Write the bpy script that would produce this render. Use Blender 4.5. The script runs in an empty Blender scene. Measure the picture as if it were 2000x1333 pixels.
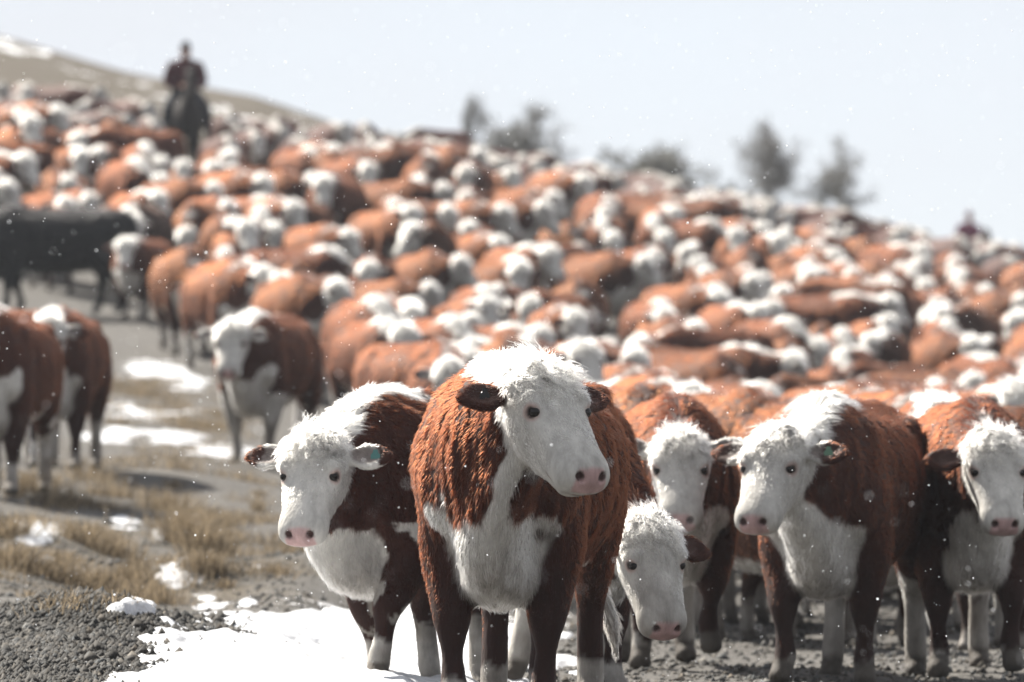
import bpy, math, time
import numpy as np
from mathutils import Vector, Matrix

T0 = time.time()
scene = bpy.context.scene
C = scene.collection
R = math.radians
RNG = np.random.default_rng(11)

# ------------------------------------------------------------------ camera
FPX, HZ, CAMH = 15450.0, 900.0, 0.97        # focal length in photo pixels, eye level row, eye height
cam_d = bpy.data.cameras.new('camera')
cam_d.sensor_width = 36.0
cam_d.lens = FPX / 2000.0 * 36.0
cam_d.clip_start = 0.5
cam_d.clip_end = 9000.0
cam_d.dof.use_dof = True
cam_d.dof.focus_distance = 30.6
cam_d.dof.aperture_fstop = 4.8
cam = bpy.data.objects.new('camera', cam_d)
C.objects.link(cam)
cam.location = (0, 0, CAMH)
cam.rotation_euler = (R(90) + math.atan((HZ - 666.5) / FPX), 0, 0)
scene.camera = cam

# ------------------------------------------------------------------ sky, sun, exposure
SUN_AZ, SUN_EL = R(-44), R(42)              # azimuth from +Y towards +X
world = bpy.data.worlds.new('World')
scene.world = world
world.use_nodes = True
wn = world.node_tree
wn.nodes.clear()
w_out = wn.nodes.new('ShaderNodeOutputWorld')
w_bg = wn.nodes.new('ShaderNodeBackground')
w_sky = wn.nodes.new('ShaderNodeTexSky')
w_sky.sky_type = 'NISHITA'
w_sky.sun_disc = False
w_sky.sun_elevation = SUN_EL
w_sky.sun_rotation = SUN_AZ
w_sky.altitude = 2500
w_sky.air_density = 1.0
w_sky.dust_density = 0.5
w_sky.ozone_density = 3.0
w_bg.inputs['Strength'].default_value = 0.06
# thin veil of high cloud over the whole sky
w_tc = wn.nodes.new('ShaderNodeTexCoord')
w_map = wn.nodes.new('ShaderNodeMapping'); w_map.inputs['Scale'].default_value = (5, 5, 14)
w_ns = wn.nodes.new('ShaderNodeTexNoise'); w_ns.inputs['Scale'].default_value = 2.2; w_ns.inputs['Detail'].default_value = 5
w_mr = wn.nodes.new('ShaderNodeMapRange'); w_mr.inputs['From Min'].default_value = .3; w_mr.inputs['From Max'].default_value = .7
w_mr.inputs['To Min'].default_value = .86; w_mr.inputs['To Max'].default_value = .97
w_mx = wn.nodes.new('ShaderNodeMix'); w_mx.data_type = 'RGBA'
w_mx.inputs[7].default_value = (4.45, 4.56, 4.85, 1)
wn.links.new(w_tc.outputs['Generated'], w_map.inputs['Vector']); wn.links.new(w_map.outputs[0], w_ns.inputs['Vector'])
wn.links.new(w_ns.outputs['Fac'], w_mr.inputs['Value']); wn.links.new(w_mr.outputs[0], w_mx.inputs[0])
wn.links.new(w_sky.outputs[0], w_mx.inputs[6]); wn.links.new(w_mx.outputs[2], w_bg.inputs['Color'])
wn.links.new(w_bg.outputs[0], w_out.inputs['Surface'])

sun_d = bpy.data.lights.new('sun', 'SUN')
sun_d.energy = 5.0
sun_d.angle = R(0.6)
sun_d.color = (1.0, 0.94, 0.85)
sun = bpy.data.objects.new('sun', sun_d)
C.objects.link(sun)
sdir = Vector((math.sin(SUN_AZ) * math.cos(SUN_EL), math.cos(SUN_AZ) * math.cos(SUN_EL), math.sin(SUN_EL)))
sun.rotation_euler = sdir.to_track_quat('Z', 'Y').to_euler()
sun.location = (0, 0, 60)

scene.view_settings.view_transform = 'Standard'
scene.view_settings.look = 'None'
scene.view_settings.gamma = 1.0
scene.view_settings.use_curve_mapping = False
scene.view_settings.exposure = 1.55
scene.render.engine = 'CYCLES'
scene.cycles.use_denoising = True
scene.cycles.max_bounces = 8
scene.cycles.diffuse_bounces = 3
scene.cycles.transparent_max_bounces = 8
scene.cycles_curves.shape = 'RIBBONS'
scene.cycles_curves.subdivisions = 2

# ------------------------------------------------------------------ small helpers
def tag(o, label=None, cat=None, group=None, kind=None):
    if label: o['label'] = label
    if cat: o['category'] = cat
    if group: o['group'] = group
    if kind: o['kind'] = kind
    return o

def mesh_from(name, V, F, mat, col=None, smooth=True):
    """F: (n,3) or (n,4) int array"""
    V = np.asarray(V, np.float32); F = np.asarray(F, np.int32)
    me = bpy.data.meshes.new(name)
    n, k = F.shape
    me.vertices.add(len(V)); me.vertices.foreach_set('co', V.ravel())
    me.loops.add(n * k); me.loops.foreach_set('vertex_index', F.ravel())
    me.polygons.add(n)
    me.polygons.foreach_set('loop_start', np.arange(0, n * k, k, dtype=np.int32))
    me.update(calc_edges=True)
    if smooth:
        me.polygons.foreach_set('use_smooth', np.ones(n, bool))
    if col is not None:
        a = me.color_attributes.new('Col', 'FLOAT_COLOR', 'POINT')
        c4 = np.ones((len(V), 4), np.float32); c4[:, :3] = col
        a.data.foreach_set('color', c4.ravel())
    me.materials.append(mat)
    return me

def link(name, data, parent=None, loc=(0, 0, 0), rot=(0, 0, 0), scl=1.0):
    o = bpy.data.objects.new(name, data)
    C.objects.link(o)
    o.location = loc; o.rotation_euler = rot
    if scl != 1.0: o.scale = (scl, scl, scl)
    if parent: o.parent = parent
    return o

def _hash(ix, iy, iz, seed):
    h = (ix.astype(np.int64) * 374761393 + iy.astype(np.int64) * 668265263 + iz.astype(np.int64) * 2147483647 + seed * 974711) & 0xffffffff
    h = ((h ^ (h >> 13)) * 1274126177) & 0xffffffff
    h = ((h ^ (h >> 16)) * 2246822519) & 0xffffffff
    return ((h >> 8) & 0xffff) / 65535.0

def vn(P, f, seed=0):
    """value noise, -1..1"""
    q = np.asarray(P, np.float64) * np.asarray(f)
    i = np.floor(q).astype(np.int64); t = q - i; t = t * t * (3 - 2 * t)
    r = 0
    for a in (0, 1):
        for b in (0, 1):
            for c in (0, 1):
                w = (t[:, 0] if a else 1 - t[:, 0]) * (t[:, 1] if b else 1 - t[:, 1]) * (t[:, 2] if c else 1 - t[:, 2])
                r = r + w * _hash(i[:, 0] + a, i[:, 1] + b, i[:, 2] + c, seed)
    return r * 2 - 1

def fbm(P, f, seed=0, o=3):
    r = 0; a = 1.0; s = 0
    f = np.asarray(f, float)
    for k in range(o):
        r = r + a * vn(P, f, seed + 17 * k); s += a; a *= 0.5; f = f * 2.03
    return r / s

def sstep(a, b, x):
    t = np.clip((x - a) / (b - a), 0, 1)
    return t * t * (3 - 2 * t)

# ------------------------------------------------------------------ materials
def new_mat(name):
    m = bpy.data.materials.new(name)
    m.use_nodes = True
    nt = m.node_tree
    b = nt.nodes['Principled BSDF']
    return m, nt, b

def nd(nt, t, **kw):
    n = nt.nodes.new(t)
    for k, v in kw.items():
        if hasattr(n, k): setattr(n, k, v)
        else: n.inputs[k].default_value = v
    return n

def mat_coat():
    m, nt, b = new_mat('animal_coat')
    at = nd(nt, 'ShaderNodeAttribute', attribute_name='Col')
    oi = nd(nt, 'ShaderNodeObjectInfo')
    tc = nd(nt, 'ShaderNodeTexCoord')
    n1 = nd(nt, 'ShaderNodeTexNoise'); n1.inputs['Scale'].default_value = 9; n1.inputs['Detail'].default_value = 6; n1.inputs['Roughness'].default_value = .65
    mp = nd(nt, 'ShaderNodeMapping'); mp.inputs['Scale'].default_value = (2.2, 2.2, .8)
    nt.links.new(tc.outputs['Object'], mp.inputs['Vector']); nt.links.new(mp.outputs[0], n1.inputs['Vector'])
    hsv = nd(nt, 'ShaderNodeHueSaturation')
    mr = nd(nt, 'ShaderNodeMapRange'); mr.inputs['To Min'].default_value = .72; mr.inputs['To Max'].default_value = 1.22
    nt.links.new(n1.outputs['Fac'], mr.inputs['Value']); mr.inputs['From Min'].default_value = .3; mr.inputs['From Max'].default_value = .7
    mr2 = nd(nt, 'ShaderNodeMapRange'); mr2.inputs['To Min'].default_value = .8; mr2.inputs['To Max'].default_value = 1.15
    nt.links.new(oi.outputs['Random'], mr2.inputs['Value'])
    mu = nd(nt, 'ShaderNodeMath', operation='MULTIPLY')
    nt.links.new(mr.outputs[0], mu.inputs[0]); nt.links.new(mr2.outputs[0], mu.inputs[1])
    nt.links.new(mu.outputs[0], hsv.inputs['Value'])
    nt.links.new(at.outputs['Color'], hsv.inputs['Color'])
    nt.links.new(hsv.outputs[0], b.inputs['Base Color'])
    b.inputs['Roughness'].default_value = .75
    b.inputs['Specular IOR Level'].default_value = .25
    b.inputs['Sheen Weight'].default_value = .12
    b.inputs['Sheen Roughness'].default_value = .45
    nt.links.new(hsv.outputs[0], b.inputs['Sheen Tint'])
    bp = nd(nt, 'ShaderNodeBump'); bp.inputs['Strength'].default_value = .3; bp.inputs['Distance'].default_value = .012
    n2 = nd(nt, 'ShaderNodeTexNoise'); n2.inputs['Scale'].default_value = 38; n2.inputs['Detail'].default_value = 4
    nt.links.new(mp.outputs[0], n2.inputs['Vector'])
    nt.links.new(n2.outputs['Fac'], bp.inputs['Height']); nt.links.new(bp.outputs[0], b.inputs['Normal'])
    return m

def mat_hair():
    m, nt, b = new_mat('animal_hair')
    nt.nodes.remove(b)
    at = nd(nt, 'ShaderNodeAttribute', attribute_name='hcol')
    h = nd(nt, 'ShaderNodeBsdfHairPrincipled', model='CHIANG', parametrization='COLOR')
    nt.links.new(at.outputs['Color'], h.inputs['Color'])
    h.inputs['Roughness'].default_value = .5
    h.inputs['Radial Roughness'].default_value = .55
    h.inputs['Coat'].default_value = 0
    h.inputs['IOR'].default_value = 1.25
    h.inputs['Random Roughness'].default_value = .2
    nt.links.new(h.outputs[0], nt.nodes['Material Output'].inputs['Surface'])
    return m

def mat_plain(name, col, rough=.6, spec=.4, vary=.15, scale=30, bump=0):
    m, nt, b = new_mat(name)
    n = nd(nt, 'ShaderNodeTexNoise'); n.inputs['Scale'].default_value = scale; n.inputs['Detail'].default_value = 4
    tc = nd(nt, 'ShaderNodeTexCoord'); nt.links.new(tc.outputs['Object'], n.inputs['Vector'])
    mx = nd(nt, 'ShaderNodeMix', data_type='RGBA')
    mx.inputs[6].default_value = tuple(c * (1 - vary) for c in col) + (1,)
    mx.inputs[7].default_value = tuple(min(1, c * (1 + vary)) for c in col) + (1,)
    nt.links.new(n.outputs['Fac'], mx.inputs[0]); nt.links.new(mx.outputs[2], b.inputs['Base Color'])
    b.inputs['Roughness'].default_value = rough; b.inputs['Specular IOR Level'].default_value = spec
    if bump:
        bp = nd(nt, 'ShaderNodeBump'); bp.inputs['Strength'].default_value = bump; bp.inputs['Distance'].default_value = .02
        nt.links.new(n.outputs['Fac'], bp.inputs['Height']); nt.links.new(bp.outputs[0], b.inputs['Normal'])
    return m

def mat_attr(name, rough=.8, spec=.3, transl=0.0):
    m, nt, b = new_mat(name)
    at = nd(nt, 'ShaderNodeAttribute', attribute_name='Col')
    n = nd(nt, 'ShaderNodeTexNoise'); n.inputs['Scale'].default_value = 60
    tc = nd(nt, 'ShaderNodeTexCoord'); nt.links.new(tc.outputs['Object'], n.inputs['Vector'])
    hs = nd(nt, 'ShaderNodeHueSaturation'); nt.links.new(at.outputs['Color'], hs.inputs['Color'])
    mr = nd(nt, 'ShaderNodeMapRange'); mr.inputs['To Min'].default_value = .75; mr.inputs['To Max'].default_value = 1.25
    nt.links.new(n.outputs['Fac'], mr.inputs['Value']); nt.links.new(mr.outputs[0], hs.inputs['Value'])
    nt.links.new(hs.outputs[0], b.inputs['Base Color'])
    b.inputs['Roughness'].default_value = rough; b.inputs['Specular IOR Level'].default_value = spec
    if transl:
        tr = nd(nt, 'ShaderNodeBsdfTranslucent'); nt.links.new(hs.outputs[0], tr.inputs['Color'])
        mx = nd(nt, 'ShaderNodeMixShader'); mx.inputs[0].default_value = transl
        nt.links.new(b.outputs[0], mx.inputs[1]); nt.links.new(tr.outputs[0], mx.inputs[2])
        nt.links.new(mx.outputs[0], nt.nodes['Material Output'].inputs['Surface'])
    return m

def mat_ground():
    m, nt, b = new_mat('gravelly_ground')
    at = nd(nt, 'ShaderNodeAttribute', attribute_name='Col')       # r: dry turf share, g: snow share
    sep = nd(nt, 'ShaderNodeSeparateColor'); nt.links.new(at.outputs['Color'], sep.inputs[0])
    geo = nd(nt, 'ShaderNodeNewGeometry')
    v = nd(nt, 'ShaderNodeTexVoronoi'); v.inputs['Scale'].default_value = 34
    nt.links.new(geo.outputs['Position'], v.inputs['Vector'])
    n1 = nd(nt, 'ShaderNodeTexNoise'); n1.inputs['Scale'].default_value = 2.2; n1.inputs['Detail'].default_value = 8; n1.inputs['Roughness'].default_value = .7
    nt.links.new(geo.outputs['Position'], n1.inputs['Vector'])
    n2 = nd(nt, 'ShaderNodeTexNoise'); n2.inputs['Scale'].default_value = 55; n2.inputs['Detail'].default_value = 5; n2.inputs['Roughness'].default_value = .7
    nt.links.new(geo.outputs['Position'], n2.inputs['Vector'])
    cr = nd(nt, 'ShaderNodeValToRGB')
    e = cr.color_ramp.elements; e[0].position = .25; e[0].color = (.036, .034, .031, 1); e[1].position = .75; e[1].color = (.155, .147, .136, 1)
    mxn = nd(nt, 'ShaderNodeMath', operation='MULTIPLY_ADD'); nt.links.new(v.outputs['Color'], mxn.inputs[0]); mxn.inputs[1].default_value = .5
    hf = nd(nt, 'ShaderNodeMath', operation='MULTIPLY'); nt.links.new(n2.outputs['Fac'], hf.inputs[0]); hf.inputs[1].default_value = .5
    nt.links.new(hf.outputs[0], mxn.inputs[2]); nt.links.new(mxn.outputs[0], cr.inputs[0])
    ct = nd(nt, 'ShaderNodeValToRGB')
    e = ct.color_ramp.elements; e[0].position = .3; e[0].color = (.032, .027, .021, 1); e[1].position = .7; e[1].color = (.12, .097, .067, 1)
    nt.links.new(n2.outputs['Fac'], ct.inputs[0])
    ad = nd(nt, 'ShaderNodeMath', operation='ADD'); nt.links.new(sep.outputs[0], ad.inputs[0])
    sb = nd(nt, 'ShaderNodeMath', operation='MULTIPLY_ADD'); nt.links.new(n1.outputs['Fac'], sb.inputs[0]); sb.inputs[1].default_value = 1.2; sb.inputs[2].default_value = -.6
    nt.links.new(sb.outputs[0], ad.inputs[1])
    st = nd(nt, 'ShaderNodeMapRange', interpolation_type='SMOOTHSTEP'); st.inputs['From Min'].default_value = .35; st.inputs['From Max'].default_value = .65
    nt.links.new(ad.outputs[0], st.inputs['Value'])
    m1 = nd(nt, 'ShaderNodeMix', data_type='RGBA'); nt.links.new(st.outputs[0], m1.inputs[0]); nt.links.new(cr.outputs[0], m1.inputs[6]); nt.links.new(ct.outputs[0], m1.inputs[7])
    ad2 = nd(nt, 'ShaderNodeMath', operation='ADD'); nt.links.new(sep.outputs[1], ad2.inputs[0]); nt.links.new(sb.outputs[0], ad2.inputs[1])
    st2 = nd(nt, 'ShaderNodeMapRange', interpolation_type='SMOOTHSTEP'); st2.inputs['From Min'].default_value = .47; st2.inputs['From Max'].default_value = .56
    nt.links.new(ad2.outputs[0], st2.inputs['Value'])
    m2 = nd(nt, 'ShaderNodeMix', data_type='RGBA'); nt.links.new(st2.outputs[0], m2.inputs[0]); nt.links.new(m1.outputs[2], m2.inputs[6]); m2.inputs[7].default_value = (.84, .86, .88, 1)
    nt.links.new(m2.outputs[2], b.inputs['Base Color'])
    b.inputs['Roughness'].default_value = .9; b.inputs['Specular IOR Level'].default_value = .2
    bp = nd(nt, 'ShaderNodeBump'); bp.inputs['Strength'].default_value = .9; bp.inputs['Distance'].default_value = .03
    nt.links.new(mxn.outputs[0], bp.inputs['Height']); nt.links.new(bp.outputs[0], b.inputs['Normal'])
    return m

def mat_snow():
    m, nt, b = new_mat('old_snow')
    geo = nd(nt, 'ShaderNodeNewGeometry')
    n = nd(nt, 'ShaderNodeTexNoise'); n.inputs['Scale'].default_value = 14; n.inputs['Detail'].default_value = 7; n.inputs['Roughness'].default_value = .65
    nt.links.new(geo.outputs['Position'], n.inputs['Vector'])
    cr = nd(nt, 'ShaderNodeValToRGB'); e = cr.color_ramp.elements
    e[0].position = .25; e[0].color = (.36, .37, .39, 1); e[1].position = .6; e[1].color = (.66, .68, .71, 1)
    nt.links.new(n.outputs['Fac'], cr.inputs[0]); nt.links.new(cr.outputs[0], b.inputs['Base Color'])
    b.inputs['Roughness'].default_value = .6
    b.inputs['Subsurface Weight'].default_value = 0
    bp = nd(nt, 'ShaderNodeBump'); bp.inputs['Strength'].default_value = .8; bp.inputs['Distance'].default_value = .06
    nt.links.new(n.outputs['Fac'], bp.inputs['Height']); nt.links.new(bp.outputs[0], b.inputs['Normal'])
    return m

M_COAT, M_HAIR, M_GROUND, M_SNOW = mat_coat(), mat_hair(), mat_ground(), mat_snow()
M_EYE = mat_plain('dark_eye', (.008, .005, .004), .12, .25)
M_TAG_TEAL = mat_plain('teal_tag_plastic', (.06, .17, .16), .4)
M_TAG_GREEN = mat_plain('green_tag_plastic', (.10, .19, .13), .4)
M_TAG_DARK = mat_plain('dark_tag_plastic', (.012, .013, .015), .4)
M_STONE = mat_attr('gravel_stone', .85)
M_GRASS = mat_attr('dry_grass', .8, .2, .3)
M_BARK = mat_plain('grey_bark', (.19, .18, .17), .9, .2, .3, 12)
M_LEAF = mat_attr('dull_leaf', .7, .2, .25)
M_FLAKE, _nt, _b = new_mat('snow_flake')
_b.inputs['Base Color'].default_value = (.9, .92, .95, 1)
_tr = nd(_nt, 'ShaderNodeBsdfTranslucent'); _tr.inputs['Color'].default_value = (.95, .96, .98, 1)
_mx = nd(_nt, 'ShaderNodeMixShader'); _mx.inputs[0].default_value = .6
_nt.links.new(_b.outputs[0], _mx.inputs[1]); _nt.links.new(_tr.outputs[0], _mx.inputs[2]); _nt.links.new(_mx.outputs[0], _nt.nodes['Material Output'].inputs['Surface'])
M_CLOTH = mat_attr('animal_and_cloth', .8, .2)
M_LEATHER = mat_plain('saddle_leather', (.05, .025, .015), .5)

# ------------------------------------------------------------------ terrain
COLS = np.array([-900, 0, 250, 500, 750, 900, 1000, 1500, 2000, 2900], float)
ROWS = np.array([4, 30, 38, 50, 60, 77, 90, 105, 130, 150, 180, 205, 260, 330, 500, 1200], float)
ZT = np.array([
    #-900   0    250   500   750   900   1000  1500  2000  2900
    [0.05, .04, .02, 0.00, 0.00, 0.00, 0.00, 0.00, 0.00, 0.00],   # 4
    [0.10, .06, .03, 0.00, 0.00, 0.00, 0.00, 0.00, 0.00, 0.00],   # 30
    [0.25, .15, .10, 0.04, 0.00, 0.00, 0.00, -.05, -.05, -.05],   # 38
    [0.60, .48, .40, 0.34, 0.28, 0.24, 0.20, 0.08, 0.05, 0.02],   # 50
    [1.00, .80, .72, 0.62, 0.55, 0.48, 0.42, 0.28, 0.20, 0.15],   # 60
    [1.60, 1.35, 1.25, 1.12, 1.05, 0.97, 0.90, 0.62, 0.50, 0.40], # 77
    [2.30, 2.0, 1.9, 1.80, 1.70, 1.62, 1.52, 1.15, 0.95, 0.75],   # 90
    [3.40, 2.9, 2.8, 2.75, 2.65, 2.5, 2.35, 1.85, 1.50, 1.2],     # 105
    [6.1, 5.05, 4.8, 4.65, 4.5, 4.4, 4.1, 3.2, 2.6, 2.2],           # 130
    [7.7, 6.5, 6.15, 5.85, 5.7, 5.6, 5.4, 4.4, 3.5, 3.0],           # 150
    [10.2, 8.6, 8.2, 7.7, 7.3, 6.9, 6.5, 5.4, 4.3, 3.8],          # 180
    [12.6, 10.8, 10.2, 9.5, 8.7, 7.6, 6.9, 6.0, 4.9, 4.3],        # 205
    [16.5, 14.7, 13.5, 12.8, 11.4, 9.2, 7.4, 5.9, 5.3, 4.6],      # 260
    [17.5, 15.0, 13.5, 12.5, 11.0, 9.0, 7.6, 5.5, 4.3, 3.6],      # 330
    [16, 14, 12, 11, 9, 7, 6, 4, 3, 2.5],                         # 500
    [5, 4, 4, 3, 3, 3, 2, 2, 1, 1]], float)                       # 1200

_OLD = ROWS.copy()
ROWS = np.array([4, 30, 38, 50, 60, 77, 88, 99, 117, 129, 146, 160, 228, 300, 480, 1200], float)
ZT = CAMH + (ZT - CAMH) * (ROWS / _OLD)[:, None]      # the hill stands nearer and steeper

def terr(px, Y):
    """smooth height at photo column px and depth Y (arrays)"""
    px = np.clip(np.asarray(px, float), COLS[0], COLS[-1] - 1e-6)
    Y = np.clip(np.asarray(Y, float), ROWS[0], ROWS[-1] - 1e-6)
    px, Y = np.broadcast_arrays(px, Y)
    j = np.clip(np.searchsorted(COLS, px, side='right') - 1, 0, len(COLS) - 2)
    i = np.clip(np.searchsorted(ROWS, Y, side='right') - 1, 0, len(ROWS) - 2)
    fx = (px - COLS[j]) / (COLS[j + 1] - COLS[j])
    # monotone-ish cubic in depth
    def slope(r, c):
        r0 = np.clip(r - 1, 0, len(ROWS) - 1); r1 = np.clip(r + 1, 0, len(ROWS) - 1)
        return (ZT[r1, c] - ZT[r0, c]) / (ROWS[r1] - ROWS[r0])
    def colz(c):
        h = ROWS[i + 1] - ROWS[i]; t = (Y - ROWS[i]) / h
        a, b_ = ZT[i, c], ZT[i + 1, c]; m0, m1 = slope(i, c) * h, slope(i + 1, c) * h
        return (2*t**3 - 3*t**2 + 1) * a + (t**3 - 2*t**2 + t) * m0 + (-2*t**3 + 3*t**2) * b_ + (t**3 - t**2) * m1
    return colz(j) * (1 - fx) + colz(j + 1) * fx

BERM = []
def ground_z(x, Y):
    x = np.asarray(x, float); Y = np.asarray(Y, float)
    x, Y = np.broadcast_arrays(x, Y)
    Ys = np.maximum(Y, 3.0)
    px = 1000 + x / Ys * FPX
    z = terr(px, Ys)
    P = np.stack([x.ravel(), Y.ravel(), 0 * x.ravel()], 1)
    near = 1 - sstep(80, 140, Y)
    nz = (vn(P, .9, 3) * .03 + vn(P, 2.3, 4) * .014).reshape(x.shape)
    far = (fbm(P, .06, 9) * .35).reshape(x.shape) * sstep(125, 190, Y)
    z = z + nz * (.3 + .7 * near) + far
    # bank of dark gravel beside the track, and hummocks under the grass behind it
    bank = np.exp(-((x + 1.62 + .05 * (Y - 36)) / .95) ** 4) * np.exp(-((Y - 35.8) / 2.6) ** 2)
    z = z + bank * (.17 + .09 * vn(P, (1.6, .7, 1), 8).reshape(x.shape))
    hum = np.exp(-((x + 2.2) / 1.5) ** 4) * np.exp(-((Y - 46) / 6.0) ** 2)
    z = z + hum * (.05 + .10 * vn(P, (1.7, .5, 1), 12).reshape(x.shape))
    hum2 = np.exp(-((x + 2.9) / 1.3) ** 4) * np.exp(-((Y - 66) / 6.0) ** 2)
    z = z + hum2 * (.04 + .12 * vn(P, (1.1, .35, 1), 14).reshape(x.shape))
    return z

def gz(x, Y):
    return float(ground_z(np.array([x]), np.array([Y]))[0])

def wx(px, Y): return (px - 1000.0) / FPX * Y
def spx(x, Y): return 1000 + x / Y * FPX
def spy(z, Y): return HZ - (z - CAMH) / Y * FPX

def on_ground(px, py, y0=31.0, y1=300.0):
    """first ground point seen at a photo pixel"""
    Ys = np.concatenate([np.linspace(y0, 90, 1200), np.linspace(90, y1, 600)])
    x = wx(px, Ys)
    s = spy(ground_z(x, Ys), Ys)
    k = np.argmax(s <= py)
    return float(x[k]), float(Ys[k])

# where snow lies
SNOWB = [  # px, py, half width px, half height px, strength
    (640, 1300, 330, 80, 1.4), (830, 1230, 210, 65, 1.2), (400, 1350, 210, 45, 1.3), (560, 1175, 110, 26, .75), (940, 1290, 120, 60, .9),
    (350, 1130, 80, 36, .95), (390, 1175, 60, 18, .8), (255, 1196, 52, 9, .9), (60, 1040, 70, 26, .95), (145, 1120, 34, 16, .9), (85, 1095, 30, 12, .8),
    (240, 1022, 40, 14, .8), (330, 1042, 40, 16, .8), (520, 1120, 70, 20, .75), (250, 1090, 50, 12, .7),
    (300, 725, 90, 20, 1.0), (360, 750, 60, 22, .9), (235, 800, 60, 16, .9), (320, 815, 60, 14, .8), (230, 850, 80, 16, 1.0), (330, 855, 90, 14, 1.0), (430, 880, 70, 12, 1.0), (460, 890, 60, 12, .9), (400, 800, 40, 10, .7),
    (0, 600, 20, 30, 1.0)]
def build_terrain():
    pxs = np.concatenate([np.linspace(-9000, -400, 30)[:-1], np.linspace(-400, 2400, 260), np.linspace(2400, 11000, 30)[1:]])
    Ys = np.concatenate([np.linspace(3, 32, 30)[:-1], np.linspace(32, 80, 330)[:-1], np.linspace(80, 300, 220)[:-1], np.geomspace(300, 7000, 40)])
    PX, YY = np.meshgrid(pxs, Ys)
    X = (PX - 1000) / FPX * YY
    Z = ground_z(X, YY)
    V = np.stack([X.ravel(), YY.ravel(), Z.ravel()], 1)
    n = len(pxs); mrow = len(Ys)
    idx = np.arange(n * mrow).reshape(mrow, n)
    F = np.stack([idx[:-1, :-1].ravel(), idx[:-1, 1:].ravel(), idx[1:, 1:].ravel(), idx[1:, :-1].ravel()], 1)
    P = V * np.array([1, 1, 0])
    turf = .12 + .45 * np.exp(-((X + 2.3) / 1.5) ** 4) * np.exp(-((YY - 47) / 9.0) ** 2) + .35 * np.exp(-((X + 3.2) / 1.6) ** 4) * np.exp(-((YY - 68) / 9.0) ** 2) + .75 * sstep(112, 140, YY)
    snow = -.3 + .6 * sstep(116, 145, YY) + 0 * X
    lf = (fbm(P, (.6, .16, 1), 51, 4) * .5 + fbm(P, (2.0, .6, 1), 52, 2) * .25).reshape(X.shape) * sstep(112, 140, YY)
    snow = snow + lf - .06 * sstep(116, 145, YY); turf = turf - lf * .6
    PY = spy(Z, YY); near = (YY > 31) & (YY < 98) & (PX > -200) & (PX < 1200)
    mk = np.zeros_like(Z)
    for (cx, cy, hx, hy, s_) in SNOWB:
        q_ = ((PX - cx) / (hx * 1.5)) ** 2 + ((PY - cy) / (hy * 1.5)) ** 2
        mk = np.maximum(mk, np.where(near, s_ * np.exp(-q_ * .7), 0))
    snow = np.maximum(snow, mk * .50)
    col = np.stack([turf.ravel(), np.clip(snow.ravel(), 0, 1), 0 * turf.ravel()], 1)
    me = mesh_from('ground', V, F, M_GROUND, col)
    o = link('ground', me)
    tag(o, 'gravel track and stony hillside under the herd', None, None, 'structure')
    return o
build_terrain()

# snow lying in patches: a sheet that rises out of the ground where snow lies
def build_snow():
    res = []
    for (px0, px1, y0, y1, nx, ny) in ((-150, 1150, 29.0, 56.0, 330, 360), (-120, 620, 56.0, 100.0, 170, 260)):
        pxs = np.linspace(px0, px1, nx); Ys = np.linspace(y0, y1, ny)
        PX, YY = np.meshgrid(pxs, Ys)
        X = (PX - 1000) / FPX * YY
        G = ground_z(X, YY)
        PY = spy(G, YY)
        mk = np.zeros_like(G)
        for (cx, cy, hx, hy, s) in SNOWB:
            q = ((PX - cx) / hx) ** 2 + ((PY - cy) / hy) ** 2
            mk = np.maximum(mk, s * np.exp(-q * .7))
        P = np.stack([X.ravel(), YY.ravel(), 0 * X.ravel()], 1)
        nz = (fbm(P, (3.2, 1.1, 1), 21, 4)).reshape(X.shape)
        fine = (fbm(P, (11, 5, 1), 31, 3)).reshape(X.shape)
        rg_ = np.random.default_rng(6)
        dent = np.zeros_like(G)
        for _ in range(260):
            cx_, cy_ = rg_.uniform(-2.2, .4), rg_.uniform(33.5, 46); i0 = np.abs(YY[:, 0] - cy_) < .5
            dent[i0] = np.maximum(dent[i0], np.exp(-((X[i0] - cx_) / .075) ** 2 - ((YY[i0] - cy_) / .14) ** 2))
        h = (mk * (.85 + .15 * (YY < 42)) - .52 + nz * .5 + fine * .12)
        H = np.clip(h, -.3, .45)
        Zs = G - .012 + np.where(H > 0, np.sqrt(np.maximum(H, 0)) * (.05 + .055 * (YY < 43)) * (1 - .75 * dent) + fine * .028 * np.sqrt(np.maximum(H, 0)) , H * .3)
        V = np.stack([X.ravel(), YY.ravel(), Zs.ravel()], 1)
        idx = np.arange(nx * ny).reshape(ny, nx)
        F = np.stack([idx[:-1, :-1].ravel(), idx[:-1, 1:].ravel(), idx[1:, 1:].ravel(), idx[1:, :-1].ravel()], 1)
        keep = (H.ravel()[F] > -.12).any(1)
        F = F[keep]
        used = np.unique(F); remap = -np.ones(len(V), int); remap[used] = np.arange(len(used))
        res.append((V[used], remap[F]))
    off = 0; Vs = []; Fs = []
    for V, F in res:
        Vs.append(V); Fs.append(F + off); off += len(V)
    o = link('snow', mesh_from('snow', np.concatenate(Vs), np.concatenate(Fs), M_SNOW))
    tag(o, 'old white snow lying in patches beside the gravel track', 'snow', None, 'stuff')
build_snow()

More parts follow.
